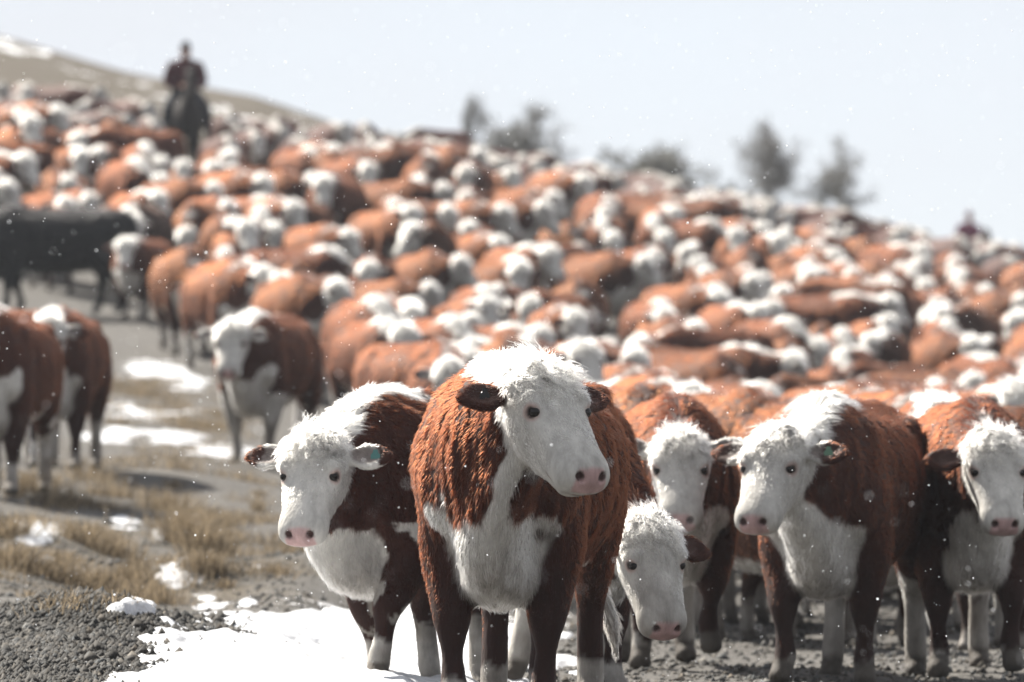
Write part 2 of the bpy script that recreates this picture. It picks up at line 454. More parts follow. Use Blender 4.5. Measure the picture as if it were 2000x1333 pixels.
# ------------------------------------------------------------------ implicit bodies
class Chain:
    """limb of elliptic cross-section along a spine; nodes: (pos, lateral, dorsal, ventral)"""
    def __init__(self, nodes, lat, sub=3, cap=.8):
        Pn = np.array([n[0] for n in nodes], float)
        Rn = np.array([n[1:4] for n in nodes], float)
        if len(nodes) > 2 and sub > 1:
            Pn, Rn = self._dens(Pn, sub), self._dens(Rn, sub)
            Rn = np.maximum(Rn, .004)
        self.P, self.R, self.lat, self.cap = Pn, Rn, np.array(lat, float), cap
        L = np.linalg.norm(np.diff(Pn, axis=0), axis=1)
        self.cum = np.concatenate([[0], np.cumsum(L)]); self.len = self.cum[-1]
    @staticmethod
    def _dens(A, s):
        n = len(A); out = []
        ext = np.vstack([2 * A[0] - A[1], A, 2 * A[-1] - A[-2]])
        for i in range(n - 1):
            p0, p1, p2, p3 = ext[i], ext[i + 1], ext[i + 2], ext[i + 3]
            for k in range(s):
                t = k / s
                out.append(.5 * ((2 * p1) + (-p0 + p2) * t + (2 * p0 - 5 * p1 + 4 * p2 - p3) * t * t + (-p0 + 3 * p1 - 3 * p2 + p3) * t ** 3))
        out.append(A[-1])
        return np.array(out)
    def segs(self):
        for i in range(len(self.P) - 1):
            A, B = self.P[i], self.P[i + 1]
            d = B - A; L = np.linalg.norm(d)
            if L < 1e-6: continue
            ax = d / L
            w = self.lat - self.lat.dot(ax) * ax; w /= np.linalg.norm(w)
            v = np.cross(ax, w)
            yield i, A, ax, L, w, v
    def seg_eval(self, q, i, A, ax, L, w, v):
        qx, qy, qz = q[0] - A[0], q[1] - A[1], q[2] - A[2]
        s = (qx * ax[0] + qy * ax[1] + qz * ax[2]) / L
        t = np.clip(s, 0, 1); a = (s - t) * L
        u = qx * w[0] + qy * w[1] + qz * w[2]
        vv = qx * v[0] + qy * v[1] + qz * v[2]
        r0, r1 = self.R[i], self.R[i + 1]
        ru = r0[0] + (r1[0] - r0[0]) * t
        rv = np.where(vv > 0, r0[1] + (r1[1] - r0[1]) * t, r0[2] + (r1[2] - r0[2]) * t)
        ra = np.minimum(ru, rv) * self.cap
        a1, a2, a3 = u / ru, vv / rv, a / ra
        k0 = np.sqrt(a1 * a1 + a2 * a2 + a3 * a3)
        k1 = np.sqrt((a1 / ru) ** 2 + (a2 / rv) ** 2 + (a3 / ra) ** 2)
        d = np.where(k0 < 1e-3, -np.minimum(ru, rv), k0 * (k0 - 1) / np.maximum(k1, 1e-6))
        return d, t, a1, a2
    def points(self, V):
        """distance, position along 0..1, lateral and dorsal coordinate, axis"""
        n = len(V); D = np.full(n, 9.0); T = np.zeros(n); U = np.zeros(n); W = np.zeros(n); AX = np.zeros((n, 3))
        q = V.T
        for i, A, ax, L, w, v in self.segs():
            d, t, a1, a2 = self.seg_eval(q, i, A, ax, L, w, v)
            m = d < D
            D[m] = d[m]; T[m] = ((self.cum[i] + t * L) / self.len)[m]; U[m] = a1[m]; W[m] = a2[m]; AX[m] = ax
        return D, T, U, W, AX

class Field:
    def __init__(self, xs, ys, zs):
        self.xs, self.ys, self.zs = [np.asarray(a, np.float32) for a in (xs, ys, zs)]
        self.D = np.full((len(xs), len(ys), len(zs)), .5, np.float32)
    def sl(self, lo, hi):
        r = []
        for a, l, h in zip((self.xs, self.ys, self.zs), lo, hi):
            i0 = max(0, np.searchsorted(a, l) - 1); i1 = min(len(a), np.searchsorted(a, h) + 1)
            if i1 - i0 < 1: return None
            r.append(slice(i0, i1))
        return tuple(r)
    def chain(self, ch, k=.03, cut=False):
        mg = .07 + k
        rm = ch.R.max(1)
        s = self.sl((ch.P - rm[:, None]).min(0) - mg, (ch.P + rm[:, None]).max(0) + mg)
        if s is None: return
        tmp = np.full(self.D[s].shape, .5, np.float32)
        off = [x.start for x in s]
        for i, A, ax, L, w, v in ch.segs():
            r = max(rm[i], rm[i + 1]) + mg
            B = A + ax * L
            s2 = self.sl(np.minimum(A, B) - r, np.maximum(A, B) + r)
            if s2 is None: continue
            s2 = tuple(slice(max(x.start, y.start), min(x.stop, y.stop)) for x, y in zip(s2, s))
            q = (self.xs[s2[0]][:, None, None], self.ys[s2[1]][None, :, None], self.zs[s2[2]][None, None, :])
            d = ch.seg_eval(q, i, A.astype(np.float32), ax.astype(np.float32), np.float32(L), w.astype(np.float32), v.astype(np.float32))[0]
            s3 = tuple(slice(x.start - o_, x.stop - o_) for x, o_ in zip(s2, off))
            tmp[s3] = np.minimum(tmp[s3], d)
        a = self.D[s]
        if cut:
            b = -tmp; h = np.clip(.5 - .5 * (b - a) / k, 0, 1)
            self.D[s] = a * h + b * (1 - h) + k * h * (1 - h)
        else:
            h = np.clip(.5 + .5 * (tmp - a) / k, 0, 1)
            self.D[s] = tmp * (1 - h) + a * h - k * h * (1 - h)
    def floor(self, z0):
        self.D = np.maximum(self.D, (z0 - self.zs)[None, None, :])
    def mesh(self, smooth=2):
        D = self.D; neg = D < 0
        cnt = sum(neg[a:neg.shape[0] - 1 + a, b:neg.shape[1] - 1 + b, c:neg.shape[2] - 1 + c].astype(np.int8) for a in (0, 1) for b in (0, 1) for c in (0, 1))
        ii, jj, kk = np.nonzero((cnt > 0) & (cnt < 8))
        idx = np.full(cnt.shape, -1, np.int32); idx[ii, jj, kk] = np.arange(len(ii))
        cor = [(a, b, c) for a in (0, 1) for b in (0, 1) for c in (0, 1)]
        val = np.stack([D[ii + a, jj + b, kk + c] for a, b, c in cor], 1)
        acc = np.zeros((len(ii), 3)); num = np.zeros(len(ii))
        for e0 in range(8):
            for e1 in range(e0 + 1, 8):
                c0, c1 = np.array(cor[e0]), np.array(cor[e1])
                if np.abs(c0 - c1).sum() != 1: continue
                v0, v1 = val[:, e0], val[:, e1]
                m = (v0 < 0) != (v1 < 0)
                t = np.where(m, v0 / np.where(m, v0 - v1, 1), 0)
                acc += np.where(m[:, None], c0 + (c1 - c0) * t[:, None], 0); num += m
        f = acc / num[:, None]
        V = np.stack([self.xs[ii] + f[:, 0] * (self.xs[ii + 1] - self.xs[ii]), self.ys[jj] + f[:, 1] * (self.ys[jj + 1] - self.ys[jj]), self.zs[kk] + f[:, 2] * (self.zs[kk + 1] - self.zs[kk])], 1)
        F = []
        for axis in range(3):
            a_ = [slice(None)] * 3; b_ = [slice(None)] * 3
            a_[axis] = slice(0, -1); b_[axis] = slice(1, None)
            n0, n1 = neg[tuple(a_)], neg[tuple(b_)]
            I = np.array(np.nonzero(n0 != n1))
            o1, o2 = (axis + 1) % 3, (axis + 2) % 3
            ok = (I[o1] > 0) & (I[o2] > 0) & (I[o1] < D.shape[o1] - 1) & (I[o2] < D.shape[o2] - 1)
            I = I[:, ok]
            def cell(d1, d2):
                J = I.copy(); J[o1] += d1; J[o2] += d2
                return idx[J[0], J[1], J[2]]
            q = np.stack([cell(-1, -1), cell(0, -1), cell(0, 0), cell(-1, 0)], 1)
            out = n0[tuple(I)]
            q[~out] = q[~out][:, ::-1]
            F.append(q)
        F = np.concatenate(F); F = F[(F >= 0).all(1)]
        E = np.concatenate([F[:, [0, 1]], F[:, [1, 2]], F[:, [2, 3]], F[:, [3, 0]]])
        n = len(V)
        deg = np.maximum(np.bincount(E[:, 0], minlength=n), 1)
        for _ in range(smooth):
            L = np.stack([np.bincount(E[:, 0], V[E[:, 1], k], n) for k in range(3)], 1) / deg[:, None]
            V = V + .55 * (L - V)
        return V, F

def normals(V, F):
    a, b, c, d = V[F[:, 0]], V[F[:, 1]], V[F[:, 2]], V[F[:, 3]]
    fn = np.cross(c - a, d - b)
    N = np.zeros_like(V)
    for k in range(4):
        for x in range(3):
            N[:, x] += np.bincount(F[:, k], fn[:, x], len(V))
    return N / np.maximum(np.linalg.norm(N, axis=1, keepdims=True), 1e-9), fn

def rz(v, a):
    c, s = math.cos(a), math.sin(a)
    return np.array([v[0] * c - v[1] * s, v[0] * s + v[1] * c, v[2]])

def front_leg(s, dx=0, lift=0, th=1.0):
    y = .185 * s
    return Chain([((.46, y * .95, .90), .11 * th, .17, .17), ((.44 + dx * .1, y * 1.05, .66), .116 * th, .145, .135), ((.455 + dx * .35, y * 1.02, .50), .084 * th, .098, .094),
                  ((.47 + dx * .6 + lift * .5, y * .93, .36 + lift * .5), .07, .072, .064), ((.46 + dx * .8 - lift * .1, y * .92, .25 + lift * .7), .040, .041, .045),
                  ((.455 + dx - lift * .55, y * .86, .125 + lift), .052, .052, .056), ((.48 + dx - lift * .8, y * .92, .075 + lift * .9), .05, .045, .045), ((.505 + dx - lift * .9, y * .94, .03 + lift * .75), .06, .066, .05)],
                 (0, 1, 0), 2, .7)

def hind_leg(s, dx=0, lift=0):
    y = .19 * s
    return Chain([((-.70, y * .85, 1.02), .15, .24, .2), ((-.64 + dx * .1, y * 1.1, .78), .13, .21, .2), ((-.70 + dx * .3, y * 1.05, .60), .092, .115, .12),
                  ((-.80 + dx * .55 - lift * .2, y * .95, .46 + lift * .4), .064, .07, .075), ((-.80 + dx * .75 - lift * .3, y * .9, .32 + lift * .7), .05, .052, .055),
                  ((-.79 + dx - lift * .5, y * .9, .13 + lift), .056, .055, .056), ((-.765 + dx - lift * .6, y * .9, .075 + lift * .9), .05, .045, .045), ((-.735 + dx - lift * .6, y * .92, .03 + lift * .75), .06, .066, .05)],
                 (0, 1, 0), 2, .7)

COW_DEF = dict(ny=0, ne=18, hy=0, hp=52, roll=0, legs=((0, 0), (0, 0), (0, 0), (0, 0)), fat=1.0, ear=0.0, ear_red=.5, crest=.4, sock=.2, hsock=.45, bib=1.0,
               spots=0.0, red=(.027, .0052, .0018), tail=(.0, .0), cell=.02, hcell=.012, seed=1, hair=0, hl=1.0, black=False, eyepatch=0.0, necklen=.56, thick=.0013, hk=.92)

def make_cow(**kw):
    p = dict(COW_DEF); p.update(kw)
    ny, ne, hy, hp = R(p['ny']), R(p['ne']), R(p['hy']), R(p['hp'])
    fat = p['fat']
    ch = {}
    ch['torso'] = Chain([((-1.03, 0, 1.05), .10, .13, .20), ((-.96, 0, 1.06), .20, .22, .31), ((-.76, 0, 1.03), .285 * fat, .255, .38), ((-.50, 0, .98), .345 * fat, .300, .41),
                         ((-.18, 0, .935), .395 * fat, .345, .43), ((.15, 0, .935), .375 * fat, .35, .425), ((.43, 0, .955), .305 * fat, .35, .425), ((.62, 0, .94), .25, .32, .39), ((.78, 0, .91), .165, .21, .27)], (0, 1, 0), 3)
    B = np.array([.50, 0, 1.03]); nl = p['necklen']
    nd_ = np.array([math.cos(ne) * math.cos(ny), math.cos(ne) * math.sin(ny), math.sin(ne)])
    A = B + nl * nd_
    mid = B + nl * .5 * (rz(np.array([math.cos(ne), 0, math.sin(ne)]), ny * .6)) + np.array([0, 0, -.012])
    latn = rz(np.array([0, 1., 0]), ny * .8)
    ch['neck'] = Chain([(B, .215, .27, .36), (mid, .165, .205, .29), (A - nd_ * .02, .128, .14, .17)], latn, 3)
    hyaw = hy
    ax = np.array([math.cos(hp) * math.cos(hyaw), math.cos(hp) * math.sin(hyaw), -math.sin(hp)])
    L = rz(np.array([0, 1., 0]), hyaw)
    Dr = np.cross(ax, L)
    if p['roll']:
        c, s = math.cos(R(p['roll'])), math.sin(R(p['roll']))
        L, Dr = L * c + Dr * s, Dr * c - L * s
    H0 = A + Dr * .055 - ax * .045
    hk = p['hk']
    def hpnt(s, l, n): return H0 + (ax * (s if s < .18 else .18 + (s - .18) * .80) + L * l + Dr * n) * hk
    ch['head'] = Chain([(hpnt(-.05, 0, -.03), .095, .055, .08), (hpnt(0, 0, -.005), .136, .085, .115), (hpnt(.08, 0, 0), .150, .09, .16), (hpnt(.165, 0, -.004), .148, .084, .19),
                        (hpnt(.25, 0, -.008), .131, .077, .200), (hpnt(.34, 0, -.012), .119, .075, .172), (hpnt(.43, 0, -.016), .115, .075, .132), (hpnt(.505, 0, -.024), .117, .072, .104), (hpnt(.545, 0, -.034), .09, .055, .07)], L, 3, .75)
    ch['head'].R *= hk
    eyes = [hpnt(.182, sd * .124, .040) for sd in (1, -1)]
    ears = {}
    for nm, sd in (('ear_l', 1), ('ear_r', -1)):
        dr = p['ear']
        e0 = hpnt(.02, sd * .10, -.025)
        ed = L * sd * .93 + Dr * (-.06) + np.array([0, 0, -.08 - dr]); ed /= np.linalg.norm(ed)
        wv = ax * (-sd)
        ch[nm] = Chain([(e0, .03, .026, .026), (e0 + ed * .06, .042, .022, .028), (e0 + ed * .13, .07, .02, .034), (e0 + ed * .195, .056, .015, .026), (e0 + ed * .24, .022, .01, .013)], wv, 3, .8)
        ears[nm] = (e0, ed, wv, sd)
    # brisket and dewlap, hanging from the throat to between the forelegs
    thr = A - Dr * .10 + np.array([0, 0, -.03]) + ax * .02
    ch['dewlap'] = Chain([(thr, .065, .08, .07), (thr * .5 + np.array([.80, 0, .78]) * .5 + np.array([.03, 0, -.02]), .085, .11, .09), ((.80, 0, .72), .125, .13, .15), ((.68, 0, .585), .125, .14, .16), ((.48, 0, .53), .15, .12, .13)], (0, 1, 0), 3)
    lg = p['legs']
    ch['fl'], ch['fr'] = front_leg(1, *lg[0]), front_leg(-1, *lg[1])
    ch['hl'], ch['hr'] = hind_leg(1, *lg[2]), hind_leg(-1, *lg[3])
    tx, ty = p['tail']
    ch['tail'] = Chain([((-1.0, 0, 1.20), .035, .035, .035), ((-1.085, ty * .1, 1.10), .03, .03, .03), ((-1.10 - tx * .3, ty * .35, .80), .022, .022, .022), ((-1.09 - tx * .7, ty * .7, .55), .022, .022, .022), ((-1.08 - tx, ty, .34), .03, .03, .03), ((-1.08 - tx * 1.2, ty * 1.1, .19), .01, .01, .01)], (0, 1, 0), 2)
    allP = np.concatenate([c.P for c in ch.values()]); allR = np.concatenate([c.R.max(1) for c in ch.values()])
    lo = (allP - allR[:, None]).min(0) - .05; hi = (allP + allR[:, None]).max(0) + .05; lo[2] = -.03
    hp_all = np.concatenate([ch[k].P for k in ('head', 'ear_l', 'ear_r')])
    hlo, hhi = hp_all.min(0) - .07, hp_all.max(0) + .07
    def axis_coords(k):
        c0, c1 = p['cell'], p['hcell']
        out = [lo[k]]
        while out[-1] < hi[k]:
            x = out[-1]; out.append(x + (c1 if hlo[k] - .02 < x < hhi[k] else c0))
        return np.array(out)
    f = Field(axis_coords(0), axis_coords(1), axis_coords(2))
    f.chain(ch['torso'], .03)
    f.chain(Chain([((-1.0, 0, 1.20), .03, .045, .05), ((-.78, 0, 1.265), .045, .04, .05), ((-.45, 0, 1.265), .05, .045, .05), ((-.1, 0, 1.26), .05, .045, .05), ((.2, 0, 1.27), .05, .05, .05), ((.46, 0, 1.30), .05, .045, .06), ((.62, 0, 1.24), .05, .04, .06)], (0, 1, 0), 2), .11)
    for sd in (1, -1):
        f.chain(Chain([((-.60, sd * .225 * fat, 1.185), .05, .05, .05), ((-.70, sd * .20 * fat, 1.20), .045, .045, .045)], (0, 1, 0), 1), .07)
        f.chain(Chain([((-.97, sd * .11, 1.14), .045, .045, .05), ((-1.01, sd * .10, 1.10), .04, .04, .04)], (0, 1, 0), 1), .05)
        f.chain(Chain([((.40, sd * .21 * fat, 1.14), .05, .10, .10), ((.55, sd * .245, .90), .06, .10, .10), ((.66, sd * .19, .78), .07, .08, .08)], (0, 1, 0), 2), .07)
    f.chain(ch['neck'], .10); f.chain(ch['dewlap'], .07)
    for k in ('fl', 'fr'): f.chain(ch[k], .07)
    for k in ('hl', 'hr'): f.chain(ch[k], .08)
    f.chain(ch['tail'], .03)
    f.chain(ch['head'], .045)
    # jaw muscle, brow, muzzle pad, chin
    for sd in (1, -1):
        f.chain(Chain([(hpnt(.12, sd * .062, -.085), .05, .06, .07), (hpnt(.20, sd * .055, -.095), .045, .055, .065)], L, 1), .04)
        f.chain(Chain([(hpnt(.135, sd * .118, .050), .026, .028, .028), (hpnt(.165, sd * .126, .052), .018, .02, .02)], L, 1), .03)
        f.chain(Chain([(hpnt(.47, sd * .062, -.03), .046, .05, .055), (hpnt(.53, sd * .058, -.035), .046, .048, .052)], L, 1), .03)
    f.chain(Chain([(hpnt(.43, 0, -.115), .062, .035, .038), (hpnt(.50, 0, -.108), .062, .035, .034)], L, 1), .02)
    f.chain(Chain([(hpnt(-.03, -.05, .035), .05, .04, .05), (hpnt(-.03, .05, .035), .05, .04, .05)], -ax, 1), .04)
    for nm in ('ear_l', 'ear_r'):
        f.chain(ch[nm], .02)
    for nm in ('ear_l', 'ear_r'):
        e0, ed, wv, sd = ears[nm]
        f.chain(Chain([(e0 + ed * .07 + Dr * .024, .022, .02, .02), (e0 + ed * .13 + Dr * .022, .044, .022, .024), (e0 + ed * .185 + Dr * .018, .03, .018, .018)], wv, 2), .006, True)
    for sd, e in zip((1, -1), eyes):
        f.chain(Chain([(e + L * sd * .020 - ax * .012 + Dr * .006, .012, .012, .012), (e + L * sd * .020 + ax * .004 + Dr * .006, .014, .014, .014), (e + L * sd * .016 + ax * .022 + Dr * .008, .009, .009, .009)], L, 1), .012, True)
        f.chain(Chain([(hpnt(.560, sd * .056, .010), .014, .017, .013), (hpnt(.574, sd * .042, -.004), .012, .013, .013)], L, 1), .008, True)
    f.chain(Chain([(hpnt(.44, -.118, -.092), .014, .008, .008), (hpnt(.585, -.035, -.088), .014, .008, .008), (hpnt(.585, .035, -.088), .014, .008, .008), (hpnt(.44, .118, -.092), .014, .008, .008)], ax, 1), .01, True)
    f.floor(0.0)
    V, F = f.mesh(2 if p['cell'] < .022 else 1)
    N, fn = normals(V, F)
    # ---- colours, hair length and lie from the limb each point belongs to
    sd = p['seed']
    P = V + np.array([sd * 7.3, sd * 3.1, 0])
    nzl = vn(P, 3.3, sd + 70)
    nz = fbm(P, 6.5, sd, 4); nzf = fbm(P, 24, sd + 5, 2)
    W = {}; flow = np.zeros_like(V); white = np.zeros(len(V)); hl = np.zeros(len(V)); wsum = np.zeros(len(V))
    info = {}
    for k, c in ch.items():
        d, t, u, w_, axv = c.points(V)
        wt = np.exp(-np.clip(d + .0, -.03, .5) / .018) * (1.6 if k in ('head', 'ear_l', 'ear_r') else 1.0)
        info[k] = (d, t, u, w_); W[k] = wt
        ang = np.degrees(np.arctan2(np.abs(u), w_))          # 0 dorsal .. 180 ventral
        if k == 'torso':
            xx = V[:, 0]; z = V[:, 2]
            m = sstep(-.05, .05, np.minimum((xx - (.72 - p['crest'])) * .5, .10 - np.abs(V[:, 1])) + nz * .06) * sstep(1.05, 1.15, z)
            bel = sstep(-.07, .07, (.60 + .05 * (xx < -.4) + nz * .10) - z)
            bib = sstep(-.05, .05, np.minimum(xx * .9 + (.78 - z) * .75 - (.68 - .06 * p['bib']), .80 - z) + nz * .15 + nzl * .10)
            m = np.maximum(np.maximum(m, bel), bib * (z < 1.1))
            fl = np.array([-.35, 0, -.85]); h = .034 + .02 * (z < .62) + .018 * sstep(1.15, 1.3, z)
        elif k == 'neck':
            top = sstep(-12, 12, 60 * p['crest'] * (.5 + t) - ang + nz * 30)
            und = sstep(-12, 12, ang - 158 + nz * 22)
            hd = sstep(-.08, .08, t - .93 + nz * .25)
            m = np.maximum(np.maximum(top, und), hd)
            fl = -axv * .7 + np.array([0, 0, -.6]); h = .038 + .03 * sstep(60, 10, ang)
        elif k == 'dewlap':
            m = np.maximum(sstep(-.045, .045, .79 - V[:, 2] + nz * .13 + nzl * .10), sstep(-.12, .12, .42 - np.abs(u) + nz * .35)); fl = np.array([-.1, 0, -1.0]); h = .04 + .012 * t
        elif k == 'head':
            m = np.ones(len(V))
            if p['eyepatch']:
                e = eyes[0 if p['eyepatch'] > 0 else 1] + ax * (-.02)
                m = 1 - sstep(.02, -.02, np.linalg.norm((V - e - L * np.sign(p['eyepatch']) * .02), axis=1) - .055 * abs(p['eyepatch']) + nz * .03)
            fl = axv * .8 * np.sign(t - .10)[:, None] + np.array([0, 0, -.1]); h = .018 + .05 * sstep(.40, .08, t) - .012 * sstep(.6, .95, t)
        elif k in ('ear_l', 'ear_r'):
            m = sstep(.1, -.1, t - (1.0 - p['ear_red']) + nz * .3 + np.where(w_ > 0, p['ear_red'] * .25, 0))
            fl = axv; h = .022 + 0 * t
        elif k in ('fl', 'fr'):
            m = sstep(.035, -.035, V[:, 2] - p['sock'] + nz * .10); fl = np.array([-.1, 0, -1]); h = .028 - .021 * sstep(.6, .3, V[:, 2])
            if p['spots']: m = np.maximum(m, sstep(-.05, .05, nz + p['spots'] - .5) * (V[:, 2] < .75))
        elif k in ('hl', 'hr'):
            m = sstep(.05, -.05, V[:, 2] - p['hsock'] + nz * .2); fl = np.array([-.3, 0, -1]); h = .03 - .022 * sstep(.6, .3, V[:, 2])
        else:
            m = sstep(.5, .62, t); fl = axv; h = .02 + .03 * sstep(.6, .75, t)
        white += wt * m; hl += wt * h; wsum += wt
        flow += (wt[:, None] * fl)
    white /= wsum; hl /= wsum; flow /= np.maximum(np.linalg.norm(flow, axis=1, keepdims=True), 1e-6)
    if p['black']: white = white * 0
    white = sstep(.25, .75, white + nzf * .12)
    red = np.array(p['red']); wcol = np.array([.42, .405, .375])
    tone = 1 + .22 * nz + .18 * nzf
    rcol = red[None] * tone[:, None]
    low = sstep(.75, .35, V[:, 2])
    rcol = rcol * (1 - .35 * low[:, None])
    wc = wcol[None] * (1 + .07 * nz + .08 * nzf)[:, None]
    dirt = np.clip(low * (.45 + .9 * nz) + sstep(.34, .1, V[:, 2]) * .35, 0, .85)[:, None] * (white > .4)[:, None]
    wc = wc * (1 - dirt) + np.array([.10, .082, .067])[None] * dirt
    # shade in the gaps between the brow curls, painted in as grey
    hd, ht, hu, hw = info['head']
    ishead = W['head'] / wsum
    curl = ishead * sstep(.50, .16, ht) * (hw > 0)
    wc = wc * (1 - .5 * np.clip(curl * (nzf * 1.6 + .25), 0, 1))[:, None]
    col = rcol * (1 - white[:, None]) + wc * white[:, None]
    # pink nose, lips and eye rims, dark nostrils and hooves
    q = V - H0
    q = q / hk
    hs, hlt, hn = q @ ax, q @ L, q @ Dr
    hs = np.where(hs < .18, hs, .18 + (hs - .18) / .80)
    pink = ishead * sstep(.53, .56, hs + nzf * .008 - 2.2 * np.maximum(0, np.abs(hlt) - .055)) * sstep(-.066, -.046, hn) * sstep(.055, .035, hn)
    pinkc = np.array([.40, .245, .235])[None] * (1 + .2 * nzf[:, None])
    col = col * (1 - pink[:, None] * .85) + pinkc * pink[:, None] * .85
    for s_, e in zip((1, -1), eyes):
        de = np.linalg.norm(V - (e + L * s_ * .012), axis=1)
        r_ = sstep(.042, .024, de) * .6
        col = col * (1 - r_[:, None]) + np.array([.34, .20, .17])[None] * r_[:, None]
        r_ = sstep(.026, .018, de)
        col = col * (1 - r_[:, None]) + np.array([.03, .02, .018])[None] * r_[:, None]  # dark ring painted round the eye as eyelid shading
        hl *= 1 - .75 * sstep(.06, .025, de)
        dn = np.linalg.norm(V - hpnt(.562, s_ * .052, .006), axis=1)
        r_ = sstep(.024, .014, dn)
        col = col * (1 - r_[:, None]) + np.array([.05, .025, .022])[None] * r_[:, None]
    lips = ishead * sstep(.010, .003, np.abs(hn + .090)) * sstep(.40, .43, hs)
    col = col * (1 - .6 * lips[:, None]) + np.array([.12, .07, .06])[None] * .6 * lips[:, None]
    hl *= 1 - sstep(.45, .53, hs) * ishead * .95
    hoof = sstep(.062, .05, V[:, 2]) * 1.0
    if max(l[1] for l in lg) > 0:
        for k in ('fl', 'fr', 'hl', 'hr'):
            hoof = np.maximum(hoof, (W[k] / wsum) * sstep(.90, .93, info[k][1]))
    col = col * (1 - hoof[:, None]) + np.array([.07, .06, .05])[None] * hoof[:, None]
    hl *= 1 - .9 * hoof
    # ears: darker inside the cup
    for nm in ('ear_l', 'ear_r'):
        e0, ed, wv, s_ = ears[nm]
        qq = V - (e0 + ed * .13 + Dr * .018)
        cup = sstep(1.15, .8, np.sqrt((qq @ ed / .075) ** 2 + (qq @ wv / .046) ** 2 + (qq @ Dr / .03) ** 2))
        col = col * (1 - .75 * cup[:, None]) + np.array([.055, .03, .025])[None] * .75 * cup[:, None]
    if p['black']:
        col = np.where(col > .05, np.array([.012, .011, .012])[None], col * .5)
    # ridges in the winter coat
    rid = vn(P, (26, 20, 3.2), sd + 40) * .5 + vn(P, (11, 11, 4), sd + 41) * .5
    body = np.clip((W['torso'] + W['neck'] + W['dewlap'] * .6) / wsum, 0, 1)
    V = V + N * (rid * .017 * body)[:, None]
    cl = curl * (vn(P, 26, sd + 44) * .016 + vn(P, 52, sd + 45) * .006 + .012)
    V = V + N * cl[:, None]
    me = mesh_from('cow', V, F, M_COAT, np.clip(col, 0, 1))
    hair = None
    if p['hair']:
        hair = make_hair(V, F, N, fn, col, hl * p['hl'] * .85, flow, curl, white, p['hair'], sd, ishead, p['thick'])
    return dict(mesh=me, hair=hair, eyes=eyes, ears=ears, ax=ax, L=L, Dr=Dr)

def make_hair(V, F, N, fn, col, hl, flow, curl, white, n, seed, ishead, thick=.0013, hk=.92):
    rng = np.random.default_rng(seed)
    area = np.linalg.norm(fn, axis=1) * .5
    hf = hl[F].mean(1)
    dens = area * np.where(hf > .004, 1, .02) * (1 + 1.3 * ishead[F].mean(1))
    cdf = np.cumsum(dens); cdf /= cdf[-1]
    fi = np.searchsorted(cdf, rng.random(n))
    a, b = rng.random(n), rng.random(n)
    wq = np.stack([(1 - a) * (1 - b), a * (1 - b), a * b, (1 - a) * b], 1)
    g = lambda A: np.einsum('nk,nk...->n...', wq, A[F[fi]])
    root, nn, c, l, fl, cu = g(V), g(N), g(col), g(hl), g(flow), g(curl)
    nn /= np.linalg.norm(nn, axis=1, keepdims=True)
    fl = fl - nn * (fl * nn).sum(1, keepdims=True)
    fl /= np.maximum(np.linalg.norm(fl, axis=1, keepdims=True), 1e-6)
    l = np.maximum(l, .004) * (.65 + .6 * rng.random(n))
    lf = (46, 46, 9)
    cl = np.stack([vn(root + seed, lf, 3), vn(root + seed, lf, 4), vn(root + seed, lf, 5)], 1) * .8 + np.stack([vn(root + seed, 30, 13), vn(root + seed, 30, 14), vn(root + seed, 30, 15)], 1) * (.25 + .6 * cu[:, None])     # locks
    cl2 = np.stack([vn(root + seed, 75, 6), vn(root + seed, 75, 7), vn(root + seed, 75, 8)], 1)
    rnd = rng.normal(0, 1, (n, 3))
    k = 5
    tt = np.linspace(0, 1, k)
    lift = .30 + .6 * cu + .14 * rng.random(n)
    pts = np.zeros((n, k, 3)); ph = rng.random(n) * 6.28
    bi = np.cross(nn, fl)
    for i, t in enumerate(tt):
        pts[:, i] = root - nn * .002 + l[:, None] * (nn * (lift * (t - .35 * t * t))[:, None] + fl * (.25 * t + .55 * t * t))
        pts[:, i] += l[:, None] * t * (cl * (.34 + .30 * cu[:, None]) + cl2 * (.14 + .15 * cu[:, None]) + rnd * .08)
        w = (cu * .30 * l)[:, None] * t
        pts[:, i] += w * (np.cos(ph + 5.5 * t)[:, None] * fl + np.sin(ph + 5.5 * t)[:, None] * bi)
    hc = bpy.data.hair_curves.new('coat')
    hc.add_curves([k] * n)
    hc.attributes['position'].data.foreach_set('vector', pts.astype(np.float32).ravel())
    ra = hc.attributes.get('radius') or hc.attributes.new('radius', 'FLOAT', 'POINT')
    rad = (thick * np.array([1, .95, .8, .55, .15]))[None] * (.75 + .5 * rng.random(n))[:, None]
    ra.data.foreach_set('value', rad.astype(np.float32).ravel())
    ca = hc.attributes.new('hcol', 'FLOAT_COLOR', 'CURVE')
    c4 = np.ones((n, 4), np.float32); c4[:, :3] = np.clip(c * (.8 + .45 * rng.random(n))[:, None], 0, 1)
    ca.data.foreach_set('color', c4.ravel())
    hc.materials.append(M_HAIR)
    return hc

def eye_mesh():
    n, m = 14, 8
    V = []; F = []
    for i in range(m + 1):
        th = math.pi * i / m
        for j in range(n):
            V.append((.0205 * math.sin(th) * math.cos(2 * math.pi * j / n), .0205 * math.sin(th) * math.sin(2 * math.pi * j / n), .0205 * math.cos(th)))
    for i in range(m):
        for j in range(n):
            F.append((i * n + j, (i + 1) * n + j, (i + 1) * n + (j + 1) % n, i * n + (j + 1) % n))
    return mesh_from('eye', V, F, M_EYE)
EYE = eye_mesh()

